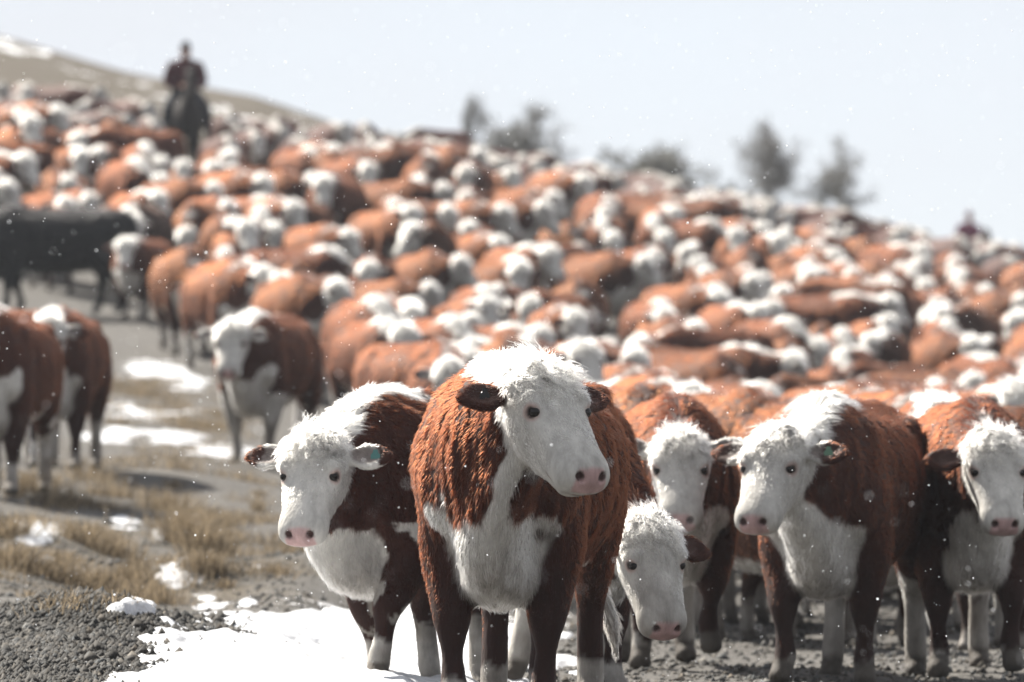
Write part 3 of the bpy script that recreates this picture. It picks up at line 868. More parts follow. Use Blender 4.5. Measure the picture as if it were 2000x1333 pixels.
def tag_mesh(mat):
    import bmesh
    bm = bmesh.new()
    pts = [(-.012, .03), (.012, .03), (.016, .012), (.028, 0), (.03, -.045), (.022, -.052), (-.022, -.052), (-.03, -.045), (-.028, 0), (-.016, .012)]
    vs = [bm.verts.new((x, 0, z)) for x, z in pts]
    f = bm.faces.new(vs)
    r = bmesh.ops.extrude_face_region(bm, geom=[f])
    bmesh.ops.translate(bm, verts=[v for v in r['geom'] if isinstance(v, bmesh.types.BMVert)], vec=(0, .004, 0))
    c = bmesh.ops.create_cone(bm, cap_ends=True, segments=10, radius1=.009, radius2=.009, depth=.014, matrix=Matrix.Translation((0, .002, .016)) @ Matrix.Rotation(R(90), 4, 'X'))
    bmesh.ops.recalc_face_normals(bm, faces=bm.faces)
    me = bpy.data.meshes.new('ear_tag'); bm.to_mesh(me); bm.free()
    me.materials.append(mat)
    return me

def place_cow(cw, px, Y, a, label, group, scl=1.0, coat=True, tags=(), sink=.012, parts=True, x=None):
    x = wx(px, Y) if x is None else x
    z = gz(x, Y) - sink
    o = link('cow', cw['mesh'], None, (x, Y, z), (0, 0, R(a - 90)), scl)
    tag(o, label, 'cow', group)
    if parts:
        for s, e in zip((1, -1), cw['eyes']):
            ee = link('eye', EYE, o, tuple(e - cw['L'] * s * .004 + cw['Dr'] * .001))
        if coat and cw['hair'] is not None:
            link('coat', cw['hair'], o)
        for (nm, mesh, t, off) in tags:
            e0, ed, wv, sd = cw['ears'][nm]
            tpos = e0 + ed * t + cw['Dr'] * off
            tg = link('ear_tag', mesh, o, tuple(tpos)); tg.scale = (.75, .75, .75)
            tg.rotation_euler = (R(0), 0, math.atan2(cw['Dr'][1], cw['Dr'][0]) + R(90))
    return o

# ------------------------------------------------------------------ the cows at the front
TEAL, GREEN, DARKTAG = tag_mesh(M_TAG_TEAL), tag_mesh(M_TAG_GREEN), tag_mesh(M_TAG_DARK)
PLACED = []     # x, Y, heading, for keeping the herd apart
G_FRONT = 'cows at the front of the herd'

def front_cow(label, px, Y, a, group=G_FRONT, scl=1.0, tags=(), **kw):
    cw = make_cow(**kw)
    o = place_cow(cw, px, Y, a, label, group, scl, True, tags)
    PLACED.append((o.location.x, Y, a))
    return o

front_cow('large red cow at the front, curly white face turned aside with pink nose, standing nearest', 1010, 30.6, -7, scl=1.03, seed=1,
          ny=20, ne=13, hy=43, hp=45, ear=-.06, ear_red=.95, crest=.5, sock=.12, hsock=.16, fat=1.0, hair=110000, hk=.96, cell=.02, hcell=.009,
          legs=((.06, 0), (.16, 0), (-.16, 0), (.12, 0)), tail=(.12, .22), tags=[('ear_r', DARKTAG, .13, .012)])
front_cow('cow half hidden by the big front cow, white face, teal tag in its ear', 885, 34.0, -42, scl=.96, seed=2,
          ny=16, ne=-3, hy=26, hp=55, ear=-.12, ear_red=.22, crest=.5, sock=.22, hsock=.6, spots=.35, fat=.95, hair=80000, cell=.021, hcell=.010,
          legs=((.22, .03), (-.14, 0), (-.05, 0), (.16, 0)), tags=[('ear_l', TEAL, .17, .012)])
front_cow('cow lowering its grey white face to the gravel beside the big front cow', 1036, 33.2, 30, scl=.87, seed=3,
          necklen=.68, hk=1.02, ny=-2, ne=-27, hy=-8, hp=62, ear=.15, ear_red=.8, crest=-.5, sock=.12, hsock=.4, fat=.85, hair=55000, cell=.024, hcell=.0115,
          legs=((.05, 0), (-.1, 0), (0, 0), (.1, 0)))
front_cow('cow facing the camera with raised white ears, between two larger cows on the track', 1302, 38.2, 4, scl=.97, seed=4,
          ny=-3, ne=-2, hy=-5, hp=50, ear=-.35, ear_red=.10, crest=-.05, sock=.15, hsock=.45, fat=.84, hair=55000, cell=.024, hcell=.0115,
          legs=((.10, .11), (-.04, 0), (-.1, 0), (.1, 0)))
front_cow('stocky red cow with white crest and green tag in its ear on the track', 1648, 36.8, -13, scl=1.0, seed=5,
          ny=-10, ne=1, hy=-12, hp=50, ear=-.10, ear_red=.35, crest=.62, sock=.13, hsock=.5, fat=.86, hair=60000, cell=.024, hcell=.0115, eyepatch=0,
          legs=((-.10, 0), (.16, .03), (-.16, 0), (.16, 0)), tail=(.0, .22), tags=[('ear_l', GREEN, .15, .012)])
front_cow('front row cow at the picture edge with a dark red ear spread sideways', 1882, 37.8, 3, scl=.98, seed=6,
          ny=2, ne=0, hy=5, hp=52, ear=.0, ear_red=.95, crest=-.1, sock=.10, hsock=.4, bib=-1.2, fat=.86, hair=55000, cell=.024, hcell=.0115,
          legs=((.14, .05), (-.06, 0), (-.1, 0), (.14, 0)))
front_cow('cow standing alone on the snowy verge, white face and chest towards the camera', 520, 68, -13, 'cows strung out beside the track', scl=.98, seed=7,
          ny=-2, ne=6, hy=6, hp=54, ear=-.1, ear_red=.1, crest=.5, sock=.62, hsock=.5, fat=.88, hair=30000, thick=.002, cell=.022, hcell=.014, legs=((.05, 0), (-.08, 0), (-.1, 0), (.1, 0)))
front_cow('broad red cow cut by the picture edge, one ear in view, above the grass tufts', 2, 57, -6, 'cows strung out beside the track', scl=1.0, seed=8,
          ny=-14, ne=4, hy=-16, hp=60, ear=-.1, ear_red=.4, crest=.2, hair=30000, thick=.002, cell=.022, hcell=.016, fat=1.02, legs=((.05, 0), (-.08, 0), (-.1, 0), (.1, 0)))
front_cow('red cow with white forehead half hidden behind the broad cow at the edge', 122, 62.5, -4, 'cows strung out beside the track', scl=.95, seed=9,
          ny=2, ne=8, hy=6, hp=60, ear=-.05, ear_red=.3, crest=.2, hair=26000, thick=.002, cell=.022, hcell=.016, fat=.85, legs=((.0, 0), (.08, 0), (-.1, 0), (.1, 0)))
print('front cows', round(time.time() - T0, 1))

# ------------------------------------------------------------------ the herd on the slope
HV = [dict(ny=0, ne=4, hy=0, hp=60), dict(ny=14, ne=6, hy=32, hp=58), dict(ny=-14, ne=6, hy=-32, hp=58, crest=.5), dict(ny=4, ne=-26, hy=6, hp=62), dict(ny=20, ne=-14, hy=35, hp=62, crest=.5),
      dict(ny=0, ne=20, hy=8, hp=48, crest=.4), dict(ny=26, ne=8, hy=62, hp=56), dict(ny=-24, ne=10, hy=-58, hp=56), dict(ny=8, ne=12, hy=18, hp=52, crest=.55), dict(ny=-12, ne=-20, hy=-22, hp=64)]
HEAD_WORDS = ['facing ahead', 'head turned', 'head turned away', 'head lowered', 'head low and aside', 'head held high', 'face in profile', 'looking well away', 'head raised', 'head dipped aside']
lgs = [((.1, 0), (-.12, 0), (-.12, 0), (.14, 0)), ((-.1, 0), (.12, 0), (.12, 0), (-.1, 0)), ((.0, 0), (.05, 0), (-.05, 0), (.05, 0)), ((.14, .04), (-.1, 0), (-.1, 0), (.12, 0))]
VAR = []
for i, v in enumerate(HV):
    kw = dict(crest=-.08 + .14 * (i % 3), ear_red=[.3, .9, .5][i % 3], ear=[-.1, .05, 0][i % 3], sock=.15 + .05 * (i % 3), hsock=.4 + .06 * (i % 3), fat=.88 + .05 * (i % 4), legs=lgs[i % 4], seed=20 + i,
              cell=.034, hcell=.022, hair=15000, thick=.0034, hl=1.05)
    g_ = [1.3, 1.75, 1.05, 1.5, 1.2, 1.9, 1.4, 1.0, 1.6, 1.25][i]
    kw['red'] = (.0205 * g_, .0038 * g_ * (1 + .05 * (i % 4)), .00125 * g_)
    kw.update(v)
    VAR.append(make_cow(**kw))
BLACK = make_cow(seed=50, black=True, red=(.012, .011, .012), ne=-10, ny=-10, hy=-10, cell=.03, hcell=.02, hair=12000, thick=.0034, legs=lgs[0], fat=.9)
DUN = make_cow(seed=51, red=(.012, .005, .003), ne=-5, ny=10, hy=10, cell=.03, hcell=.02, hair=12000, thick=.0034, legs=lgs[1], fat=.9, crest=.1)
print('variants', round(time.time() - T0, 1))

HERD = []   # dict px, Y, x, a, v, scl
def ok_place(x, Y, a, along=2.0, side=.74):
    for (x2, Y2, a2) in PLACED:
        dx, dy = x - x2, Y - Y2
        if dx * dx + dy * dy > 9: continue
        am = R((a + a2) / 2)
        f = dx * math.sin(am) - dy * math.cos(am); l = dx * math.cos(am) + dy * math.sin(am)
        if (f / along) ** 2 + (l / side) ** 2 < 1: return False
    return True
def put(px, Y, a, v, scl=1.0, cw=None, label=None, force=False):
    x = wx(px, Y)
    if not force and not ok_place(x, Y, a): return False
    PLACED.append((x, Y, a))
    HERD.append(dict(px=px, Y=Y, x=x, a=a, v=v, scl=scl, cw=cw, label=label))
    return True
put(95, 100, -82, 0, 1.0, BLACK, 'black cow standing side-on on the gravel at the picture edge', True)
put(275, 102.5, -8, 0, .98, DUN, 'dark brown cow standing close behind the black cow', True)
put(22, 66.5, -15, 5, .95, None, None, True)
for m in ((715, 83, 14, 4, 1.0), (575, 86.5, 14, 6, 1.0), (440, 90, 18, 1, 1.0), (360, 93.5, 10, 3, .96), (860, 80, 16, 4, .98), (985, 74, 6, 3, .98), (1090, 69, 12, 5, 1.0), (1265, 56, 8, 1, 1.0),
          (1240, 46, 5, 3, 1.0), (1430, 51, 14, 6, 1.0), (1560, 47, 8, 2, .98), (1830, 45, -6, 8, 1.0), (1740, 51, 10, 1, 1.0), (1985, 44.5, 8, 3, .97), (1910, 54, 12, 5, 1.0), (1640, 57, 16, 1, 1.0), (40, 118, 12, 5, 1), (10, 122, 10, 1, 1)):
    put(*m, force=False)
LBY = [38, 45, 55, 65, 75, 84, 92, 98, 103, 108, 400]
LBX = [1300, 1200, 1060, 900, 740, 610, 480, 320, 60, -60, -60]
BPX = [-100, 230, 360, 440, 750, 1000, 1500, 2100]
BY = [141, 141, 128, 140, 147, 155, 161, 168]
rng = np.random.default_rng(77)
VP = np.array([2.0, 2.2, .8, 1.3, 2.0, 1.0, 2.2, .5, 1.6, .6]); VP /= VP.sum()
tries = 0
while tries < 3200:
    tries += 1
    Y = 41 + (168 - 41) * rng.random()
    px = rng.uniform(-60, 2080)
    if px < np.interp(Y, LBY, LBX) or Y > np.interp(px, BPX, BY): continue
    if 290 < px < 430 and Y > 126: continue                 # clear round the rider
    a = rng.normal(7 if px < 1100 else 4, 14)
    if rng.random() < .06: a = rng.normal(42, 10)
    if rng.random() < .05: a = rng.normal(-38, 10)
    v = int(rng.choice(len(HV), p=VP))
    put(px, Y, a, v, rng.uniform(.76, .95))
print('herd', len(HERD), tries)
HERD.sort(key=lambda h: h['Y'])
REST = HERD[289:]; HERD = HERD[:289]

# words for where each cow of the herd is: landmark, direction, and its turn counted outward
LM = [('the ridge rider', 360, 200), ('the black cow', 100, 500), ('the spreading tree', 1000, 300), ('the round bush', 1270, 370), ('the thin trees', 1590, 370), ('the far rider', 1893, 470),
      ('the big front cow', 1050, 760), ('the lone verge cow', 480, 700), ('the white-eared cow', 1345, 850), ('the green-tagged cow', 1600, 800), ('the red-eared cow', 1935, 860), ('the dark brown cow', 275, 470),
      ('the slope centre', 1000, 520), ('the herd centre', 1400, 560), ('the upper slope', 640, 400)]
DIRS = ['beyond', 'above and right of', 'right of', 'below and right of', 'below', 'below and left of', 'left of', 'above and left of']
ORD = ['nearest', 'second', 'third', 'fourth', 'fifth', 'sixth', 'seventh', 'eighth', 'ninth', 'tenth', 'eleventh', 'twelfth', 'thirteenth', 'fourteenth', 'fifteenth', 'sixteenth', 'seventeenth', 'eighteenth', 'nineteenth', 'twentieth', 'twenty-first', 'twenty-second']
sect = {}
for h in HERD:
    hz_ = gz(h['x'], h['Y']) + 1.15
    h['sx'], h['sy'] = spx(h['x'] + math.sin(R(h['a'])) * .6, h['Y']), spy(hz_, h['Y'])
    if h['label']: continue
    best = min(range(len(LM)), key=lambda i: (h['sx'] - LM[i][1]) ** 2 + (1.4 * (h['sy'] - LM[i][2])) ** 2)
    dx, dy = h['sx'] - LM[best][1], 1.4 * (LM[best][2] - h['sy'])
    di = int(round((90 - math.degrees(math.atan2(dy, dx))) / 45)) % 8
    sect.setdefault((best, di), []).append((dx * dx + dy * dy, h))
for (b_, di), lst in sect.items():
    for k, (d, h) in enumerate(sorted(lst, key=lambda q: q[0])):
        h['label'] = 'red cow, %s, %s one %s %s' % (HEAD_WORDS[h['v']], ORD[min(k, 21)], DIRS[di], LM[b_][0])
for h in HERD:
    cw = h['cw'] or VAR[h['v']]
    o = place_cow(cw, h['px'], h['Y'], h['a'], h['label'], 'cows of the herd filling the slope', h['scl'], True, (), .01, True, h['x'])
if REST:
    FAR = [make_cow(**dict(HV[i], seed=60 + i, crest=.35, ear_red=.4, fat=.92, cell=.055, hcell=.04, legs=lgs[i % 4], red=(.06, .0115, .004))) for i in (0, 1, 4, 6, 8)]
    dat = []
    for f_ in FAR:
        m_ = f_['mesh']; nv, npol = len(m_.vertices), len(m_.polygons)
        v_ = np.zeros(nv * 3, np.float32); m_.vertices.foreach_get('co', v_)
        l_ = np.zeros(npol * 4, np.int32); m_.loops.foreach_get('vertex_index', l_)
        c_ = np.zeros(nv * 4, np.float32); m_.color_attributes['Col'].data.foreach_get('color', c_)
        dat.append((v_.reshape(-1, 3), l_.reshape(-1, 4), c_.reshape(-1, 4)[:, :3]))
    VV, FF, CC, off = [], [], [], 0
    for i, h in enumerate(REST):
        v_, f_, c_ = dat[i % len(dat)]
        an = R(h['a'] - 90); c0, s0 = math.cos(an), math.sin(an)
        w_ = v_ * h['scl']
        w_ = np.stack([w_[:, 0] * c0 - w_[:, 1] * s0 + h['x'], w_[:, 0] * s0 + w_[:, 1] * c0 + h['Y'], w_[:, 2] + gz(h['x'], h['Y']) - .01], 1)
        VV.append(w_); FF.append(f_ + off); CC.append(np.clip(c_ * rng.uniform(.8, 1.2), 0, 1)); off += len(v_)
    o = link('distant_herd', mesh_from('distant_herd', np.concatenate(VV), np.concatenate(FF), M_COAT, np.concatenate(CC)))
    tag(o, 'farthest red and white cattle massed along the top of the slope', 'herd', None, 'stuff')
print('herd placed', round(time.time() - T0, 1))

# ------------------------------------------------------------------ riders and horses
def body_from(chains, cols, cell, k=.04, smooth=2, name='horse', zfloor=None):
    allP = np.concatenate([c.P for c in chains.values()]); allR = np.concatenate([c.R.max(1) for c in chains.values()])
    lo = (allP - allR[:, None]).min(0) - .05; hi = (allP + allR[:, None]).max(0) + .05
    f = Field(*[np.arange(lo[i], hi[i], cell) for i in range(3)])
    for n_, c in chains.items(): f.chain(c, k)
    if zfloor is not None: f.floor(zfloor)
    V, F = f.mesh(smooth)
    bd = np.full(len(V), 9.0); col = np.zeros((len(V), 3))
    for n_, c in chains.items():
        d = c.points(V)[0]; m = d < bd; bd[m] = d[m]; col[m] = cols[n_]
    col *= (1 + .2 * fbm(V, 6, 5))[:, None]
    return mesh_from(name, V, F, M_CLOTH, np.clip(col, 0, 1))

def make_horse(coat, blaze):
    ch = {'torso': Chain([((-.80, 0, 1.22), .12, .16, .22), ((-.68, 0, 1.22), .24, .26, .30), ((-.40, 0, 1.18), .28, .28, .33), ((0, 0, 1.14), .29, .28, .35), ((.35, 0, 1.17), .25, .32, .34), ((.58, 0, 1.16), .17, .22, .26)], (0, 1, 0), 3),
          'neck': Chain([((.42, 0, 1.25), .15, .22, .28), ((.68, 0, 1.55), .10, .16, .18), ((.88, 0, 1.80), .075, .10, .11)], (0, 1, 0), 3),
          'head': Chain([((.85, 0, 1.86), .07, .06, .09), ((.95, 0, 1.82), .085, .07, .13), ((1.08, 0, 1.62), .065, .06, .09), ((1.18, 0, 1.44), .055, .05, .06), ((1.21, 0, 1.38), .045, .045, .045)], (0, 1, 0), 3)}
    for s in (1, -1):
        ch['ear%d' % s] = Chain([((.86, s * .05, 1.90), .03, .02, .02), ((.87, s * .06, 1.98), .028, .014, .014), ((.88, s * .055, 2.05), .008, .008, .008)], (0, 1, 0), 2)
        ch['fl%d' % s] = Chain([((.42, s * .15, 1.05), .10, .13, .13), ((.42 + s * .03, s * .15, .82), .075, .085, .085), ((.43 + s * .06, s * .14, .52), .052, .055, .055), ((.42 + s * .08, s * .14, .30), .036, .038, .038), ((.42 + s * .09, s * .14, .12), .045, .045, .045), ((.45 + s * .09, s * .14, .03), .055, .06, .05)], (0, 1, 0), 2)
        ch['hl%d' % s] = Chain([((-.58, s * .14, 1.12), .14, .22, .18), ((-.55, s * .16, .82), .10, .13, .13), ((-.70, s * .15, .58), .06, .065, .07), ((-.68 - s * .04, s * .14, .34), .04, .042, .045), ((-.67 - s * .05, s * .14, .13), .048, .048, .048), ((-.63 - s * .05, s * .14, .03), .056, .06, .05)], (0, 1, 0), 2)
    cols = {k: coat for k in ch}
    me = body_from(ch, cols, .028, .05, 2, 'horse', 0.0)
    # mane and tail
    mane = {'mane': Chain([((.45, .05, 1.62), .035, .05, .05), ((.68, .08, 1.70), .04, .07, .10), ((.86, .05, 1.93), .035, .05, .07), ((.93, 0, 1.90), .03, .03, .04)], (0, 1, 0), 3)}
    mm = body_from(mane, {'mane': tuple(c * .5 for c in coat)}, .02, .02, 1, 'mane')
    tl = {'tail': Chain([((-.86, 0, 1.28), .05, .05, .05), ((-1.0, 0, 1.10), .06, .06, .06), ((-1.02, 0, .75), .075, .07, .07), ((-1.0, 0, .40), .03, .03, .03)], (0, 1, 0), 3)}
    tm = body_from(tl, {'tail': tuple(c * .5 for c in coat)}, .025, .02, 1, 'tail')
    sd = {'seat': Chain([((-.30, 0, 1.50), .16, .07, .05), ((-.10, 0, 1.44), .17, .06, .05), ((.14, 0, 1.46), .14, .07, .05), ((.22, 0, 1.52), .07, .08, .05)], (0, 1, 0), 3)}
    for s in (1, -1):
        sd['flap%d' % s] = Chain([((-.03, s * .22, 1.38), .03, .20, .20), ((-.03, s * .305, 1.15), .025, .19, .19), ((.0, s * .32, .95), .02, .12, .12)], (0, 1, 0), 2)
    sm = body_from(sd, {k: (.05, .028, .018) for k in sd}, .024, .03, 1, 'saddle')
    return me, mm, tm, sm

def make_rider(jacket, trousers, hat):
    ch = {'hips': Chain([((-.05, 0, .02), .17, .12, .10), ((-.05, 0, .16), .165, .115, .12)], (0, 1, 0), 1),
          'chest': Chain([((-.05, 0, .14), .165, .12, .12), ((-.04, 0, .32), .225, .16, .17), ((-.03, 0, .46), .245, .15, .16), ((-.03, 0, .56), .185, .10, .11)], (0, 1, 0), 3),
          'neck': Chain([((-.02, 0, .56), .065, .065, .065), ((0, 0, .66), .06, .06, .06)], (0, 1, 0), 1),
          'head': Chain([((.03, 0, .66), .06, .07, .06), ((.02, 0, .75), .078, .10, .09), ((.01, 0, .83), .07, .085, .09)], (0, 1, 0), 3)}
    ch['nose'] = Chain([((.115, 0, .765), .014, .014, .014), ((.13, 0, .735), .018, .018, .014)], (0, 1, 0), 1)
    # a cap with a short peak
    ch['hat'] = Chain([((.005, 0, .80), .088, .105, .10), ((0, 0, .85), .085, .10, .10), ((0, 0, .895), .05, .06, .06)], (0, 1, 0), 2)
    ch['peak'] = Chain([((.09, -.05, .815), .012, .05, .03), ((.09, .05, .815), .012, .05, .03)], (0, 0, 1), 1)
    for s in (1, -1):
        n_ = 'l' if s > 0 else 'r'
        ch['ear' + n_] = Chain([((.015, s * .08, .76), .012, .025, .03), ((.01, s * .088, .735), .01, .02, .02)], (1, 0, 0), 1)
        ch['arm' + n_] = Chain([((-.03, s * .21, .52), .09, .09, .09), ((-.05, s * .28, .36), .085, .085, .085), ((-.02, s * .29, .22), .075, .075, .075), ((.12, s * .20, .16), .05, .05, .05), ((.24, s * .10, .16), .042, .042, .042)], (0, 0, 1), 3)
        ch['hand' + n_] = Chain([((.25, s * .095, .16), .03, .03, .03), ((.32, s * .075, .155), .022, .04, .036)], (0, 0, 1), 1)
        for q, (dz, ln) in enumerate(((.03, .05), (.01, .055), (-.01, .052), (-.03, .042))):
            ch['finger%s%d' % (n_, q)] = Chain([((.335, s * .075, .155 + dz), .011, .011, .011), ((.335 + ln * .7, s * .07, .153 + dz), .010, .010, .010), ((.335 + ln * .6, s * .045, .152 + dz), .009, .009, .009)], (0, 0, 1), 1)
        ch['thumb' + n_] = Chain([((.29, s * .06, .185), .012, .012, .012), ((.335, s * .04, .195), .011, .011, .011)], (0, 1, 0), 1)
        ch['leg' + n_] = Chain([((-.03, s * .12, .03), .12, .12, .12), ((.16, s * .29, -.16), .095, .10, .10), ((.24, s * .35, -.36), .075, .075, .075), ((.15, s * .37, -.60), .058, .06, .06), ((.09, s * .37, -.80), .045, .045, .045)], (0, 1, 0), 3)
        ch['foot' + n_] = Chain([((.07, s * .37, -.83), .045, .05, .05), ((.22, s * .39, -.86), .045, .035, .03)], (0, 1, 0), 1)
    cols = {}
    for k in ch:
        cols[k] = jacket
        if k.startswith(('leg', 'hips')): cols[k] = trousers
        if k.startswith('foot'): cols[k] = (.02, .015, .012)
        if k.startswith(('hand', 'finger', 'thumb', 'head', 'nose', 'ear', 'neck')): cols[k] = (.30, .17, .12)
        if k in ('hat', 'peak'): cols[k] = hat
    return body_from(ch, cols, .016, .02, 1, 'person')

def place_mounted(px, Y, a, coat, jacket, trousers, hat, lab_h, lab_p, group):
    x = wx(px, Y); z = gz(x, Y) - .01
    hm, mm, tm, sm = make_horse(coat, 0)
    h = link('horse', hm, None, (x, Y, z), (0, 0, R(a - 90)))
    tag(h, lab_h, 'horse', None)
    link('mane', mm, h); link('tail', tm, h); link('saddle', sm, h)
    for s in (1, -1): link('eye', EYE, h, (.985, s * .075, 1.79))
    pm = make_rider(jacket, trousers, hat)
    p_ = link('person', pm, None, (x, Y, z + 1.50), (0, 0, R(a - 90)))
    tag(p_, lab_p, 'person', group)
    for s in (1, -1):
        link('eye', EYE, p_, tuple(Vector((.095, s * .032, .775)))).scale = (.6, .6, .6)
place_mounted(362, 133, 8, (.016, .012, .011), (.05, .012, .016), (.02, .022, .03), (.012, .012, .014),
              'dark horse carrying a rider above the herd on the ridge', 'person in dark red jacket and black cap riding the dark horse', 'riders behind the herd')
place_mounted(1893, 200, 25, (.045, .022, .014), (.12, .018, .05), (.03, .03, .04), (.09, .02, .04),
              'brown horse mostly hidden behind the far cows near the picture edge', 'person in purple red jacket riding far off behind the herd', 'riders behind the herd')
print('riders', round(time.time() - T0, 1))

# ------------------------------------------------------------------ bare trees on the skyline
def make_tree(label, px0, px1, top, Y, seed, lean=(0, 0), spread=.55, trunks=1, leafy=1.0, wmul=1.0, bole=.52):
    rg = np.random.default_rng(seed)
    px = (px0 + px1) / 2
    x = wx(px, Y); z = gz(x, Y) - .1
    h = CAMH + (HZ - top) / FPX * Y - z; wid = (px1 - px0) / FPX * Y
    TV, TF, CV, CF = [], [], [], []
    LVv, LF, LC = [], [], []
    def tube(dst, p0, p1, r0, r1, n=4):
        V_, F_ = dst
        d = p1 - p0; d = d / (np.linalg.norm(d) + 1e-9)
        u = np.cross(d, [.3, .8, .5]); u /= np.linalg.norm(u); v = np.cross(d, u)
        b0 = len(V_)
        for (p, r) in ((p0, r0), (p1, r1)):
            for k in range(n):
                an = 2 * math.pi * k / n
                V_.append(p + r * (math.cos(an) * u + math.sin(an) * v))
        for k in range(n): F_.append((b0 + k, b0 + (k + 1) % n, b0 + n + (k + 1) % n, b0 + n + k))
    def grow(p, d, ln, r, lev):
        n = 3
        for s in range(n):
            d2 = d + rg.normal(0, .16 + .05 * lev, 3); d2[2] += .05; d2 /= np.linalg.norm(d2)
            q = p + d2 * ln / n
            tube((TV, TF) if lev <= 0 else (CV, CF), p, q, max(r, .012), max(r * .86, .01), 6 if lev <= 1 else 3)
            if lev < 4:
                for _ in range(3 if lev == 0 else (2 if rg.random() < .8 else 1)):
                    dd = d2 + rg.normal(0, spread * 1.35, 3); dd[2] += .02; dd /= np.linalg.norm(dd)
                    if s > 0 or lev > 0: grow(q, dd, ln * rg.uniform(.55, .78), r * .58, lev + 1) if (lev < 3 or rg.random() < .9) else None
            elif leafy and rg.random() < .3 * leafy:
                for _ in range(4):
                    c = q + rg.normal(0, .07, 3); a_ = rg.normal(0, .03, 3); b2 = rg.normal(0, .022, 3); b0 = len(LVv)
                    LVv.extend([c - a_, c + b2, c + a_, c - b2]); LF.append((b0, b0 + 1, b0 + 2, b0 + 3))
                    g_ = rg.uniform(.7, 1.2); LC.extend([(.13 * g_, .13 * g_, .105 * g_)] * 4)
            p, d, r = q, d2, r * .86
    for k in range(trunks):
        d0 = np.array([lean[0] + rg.normal(0, .25) * (trunks > 1), rg.normal(0, .2), 1.0]); d0 /= np.linalg.norm(d0)
        b_ = np.array([rg.normal(0, .35) * (trunks > 1) * wmul, rg.normal(0, .2), 0.0]); t1 = b_ + d0 * h * bole
        tube((TV, TF), b_, t1, h * .03, h * .024, 7)
        grow(t1, d0, h * .24, h * .02, 0)
    TV, CV = np.array(TV), np.array(CV)
    lo_, hi_ = np.percentile(CV, 1, axis=0), np.percentile(CV, 99, axis=0)
    zb = h * bole; sx = wid / (hi_[0] - lo_[0]); sz = (h - zb) / max(hi_[2] - zb, .1); ox = -(hi_[0] + lo_[0]) / 2
    def fit(A):
        A = np.array(A, float); k = sstep(zb * .6, zb * 1.1, A[:, 2])
        A[:, 0] = (A[:, 0] + ox * k) * (1 + (sx - 1) * k); A[:, 1] *= 1 + (sx - 1) * k
        A[:, 2] = np.where(A[:, 2] > zb, zb + (A[:, 2] - zb) * sz, A[:, 2])
        return A
    TV, CV = fit(TV), fit(CV)
    if LVv: LVv = list(fit(LVv))
    e = bpy.data.objects.new('bare_tree', None); C.objects.link(e); e.location = (x, Y, z)
    tag(e, label, 'tree', 'bare trees on the skyline')
    link('trunk', mesh_from('trunk', TV, np.array(TF), M_BARK), e)
    cr = link('crown', mesh_from('crown', CV, np.array(CF), M_BARK), e)
    if LVv: link('leaf_sprays', mesh_from('leaf_sprays', np.array(LVv), np.array(LF), M_LEAF, np.array(LC), False), cr)
    return len(CF) + len(TF)
TREES = [('spreading grey tree with an open crown on the skyline', 945, 1100, 212, 228, 4, (-.1, 0), .8, 1, .5, 1.0), ('tall bare snag at the edge of the spreading tree', 903, 950, 190, 226, 9, (-.10, 0), .35, 1, .2, 1),
         ('round grey green bush between the spreading tree and the thin trees', 1190, 1355, 298, 224, 15, (0, 0), .8, 2, .7, 1.0), ('thin leafless tree with a few upright limbs on the skyline', 1448, 1560, 245, 230, 21, (-.2, 0), .5, 2, .1, .6),
         ('forked grey tree beside the thin leafless tree', 1560, 1700, 278, 228, 27, (-.2, 0), .7, 1, .4, 1.0), ('low shrub on the skyline between round bush and spreading tree', 1098, 1180, 345, 224, 33, (0, 0), .7, 3, .8, 2.0),
         ('low shrub on the skyline just past the round bush', 1362, 1435, 368, 224, 37, (0, 0), .7, 3, .8, 2.0)]
for t_ in TREES: make_tree(*t_)
print('trees', round(time.time() - T0, 1))

# ------------------------------------------------------------------ gravel stones, grass, falling snow
def stones(n_bank, n_track):
    rg = np.random.default_rng(5)
    base = np.array([(1, 0, 0), (-1, 0, 0), (0, 1, 0), (0, -1, 0), (0, 0, 1), (0, 0, -1)], float)
    tri = np.array([(0, 2, 4), (2, 1, 4), (1, 3, 4), (3, 0, 4), (2, 0, 5), (1, 2, 5), (3, 1, 5), (0, 3, 5)])
    px = np.concatenate([rg.uniform(-400, 640, n_bank), rg.uniform(-500, 2600, n_track)])
    Y = np.concatenate([31 + 8.5 * rg.random(n_bank), 33 + 22 * rg.random(n_track) ** 1.4])
    x = (px - 1000) / FPX * Y
    z = ground_z(x, Y)
    n = len(x)
    r = np.concatenate([rg.gamma(2.2, .0038, n_bank) + .005, rg.gamma(3, .0028, n_track) + .005])
    sc = rg.uniform(.6, 1.3, (n, 3)) * r[:, None]; sc[:, 2] *= .9
    V = base[None] * sc[:, None, :] * rg.uniform(.7, 1.2, (n, 6, 1)) + rg.normal(0, .12, (n, 6, 3)) * r[:, None, None]
    an = rg.random(n) * 6.28; c, s_ = np.cos(an), np.sin(an)
    V = np.stack([V[..., 0] * c[:, None] - V[..., 1] * s_[:, None], V[..., 0] * s_[:, None] + V[..., 1] * c[:, None], V[..., 2]], -1)
    V += np.stack([x, Y, z + r * .15], 1)[:, None, :]
    F = (tri[None] + (np.arange(n) * 6)[:, None, None]).reshape(-1, 3)
    tone = rg.gamma(2.5, .0115, n) + .007
    tone[n_bank:] *= 1.9
    warm = rg.normal(0, .06, n)
    col = np.stack([tone * (1.06 + warm), tone, tone * (.90 - warm)], 1)
    col = np.repeat(col, 6, axis=0)
    o = link('gravel', mesh_from('gravel', V.reshape(-1, 3), F, M_STONE, np.clip(col, 0, .6), False))
    tag(o, 'loose grey gravel strewn over the bank and track', 'gravel', None, 'stuff')
stones(90000, 22000)

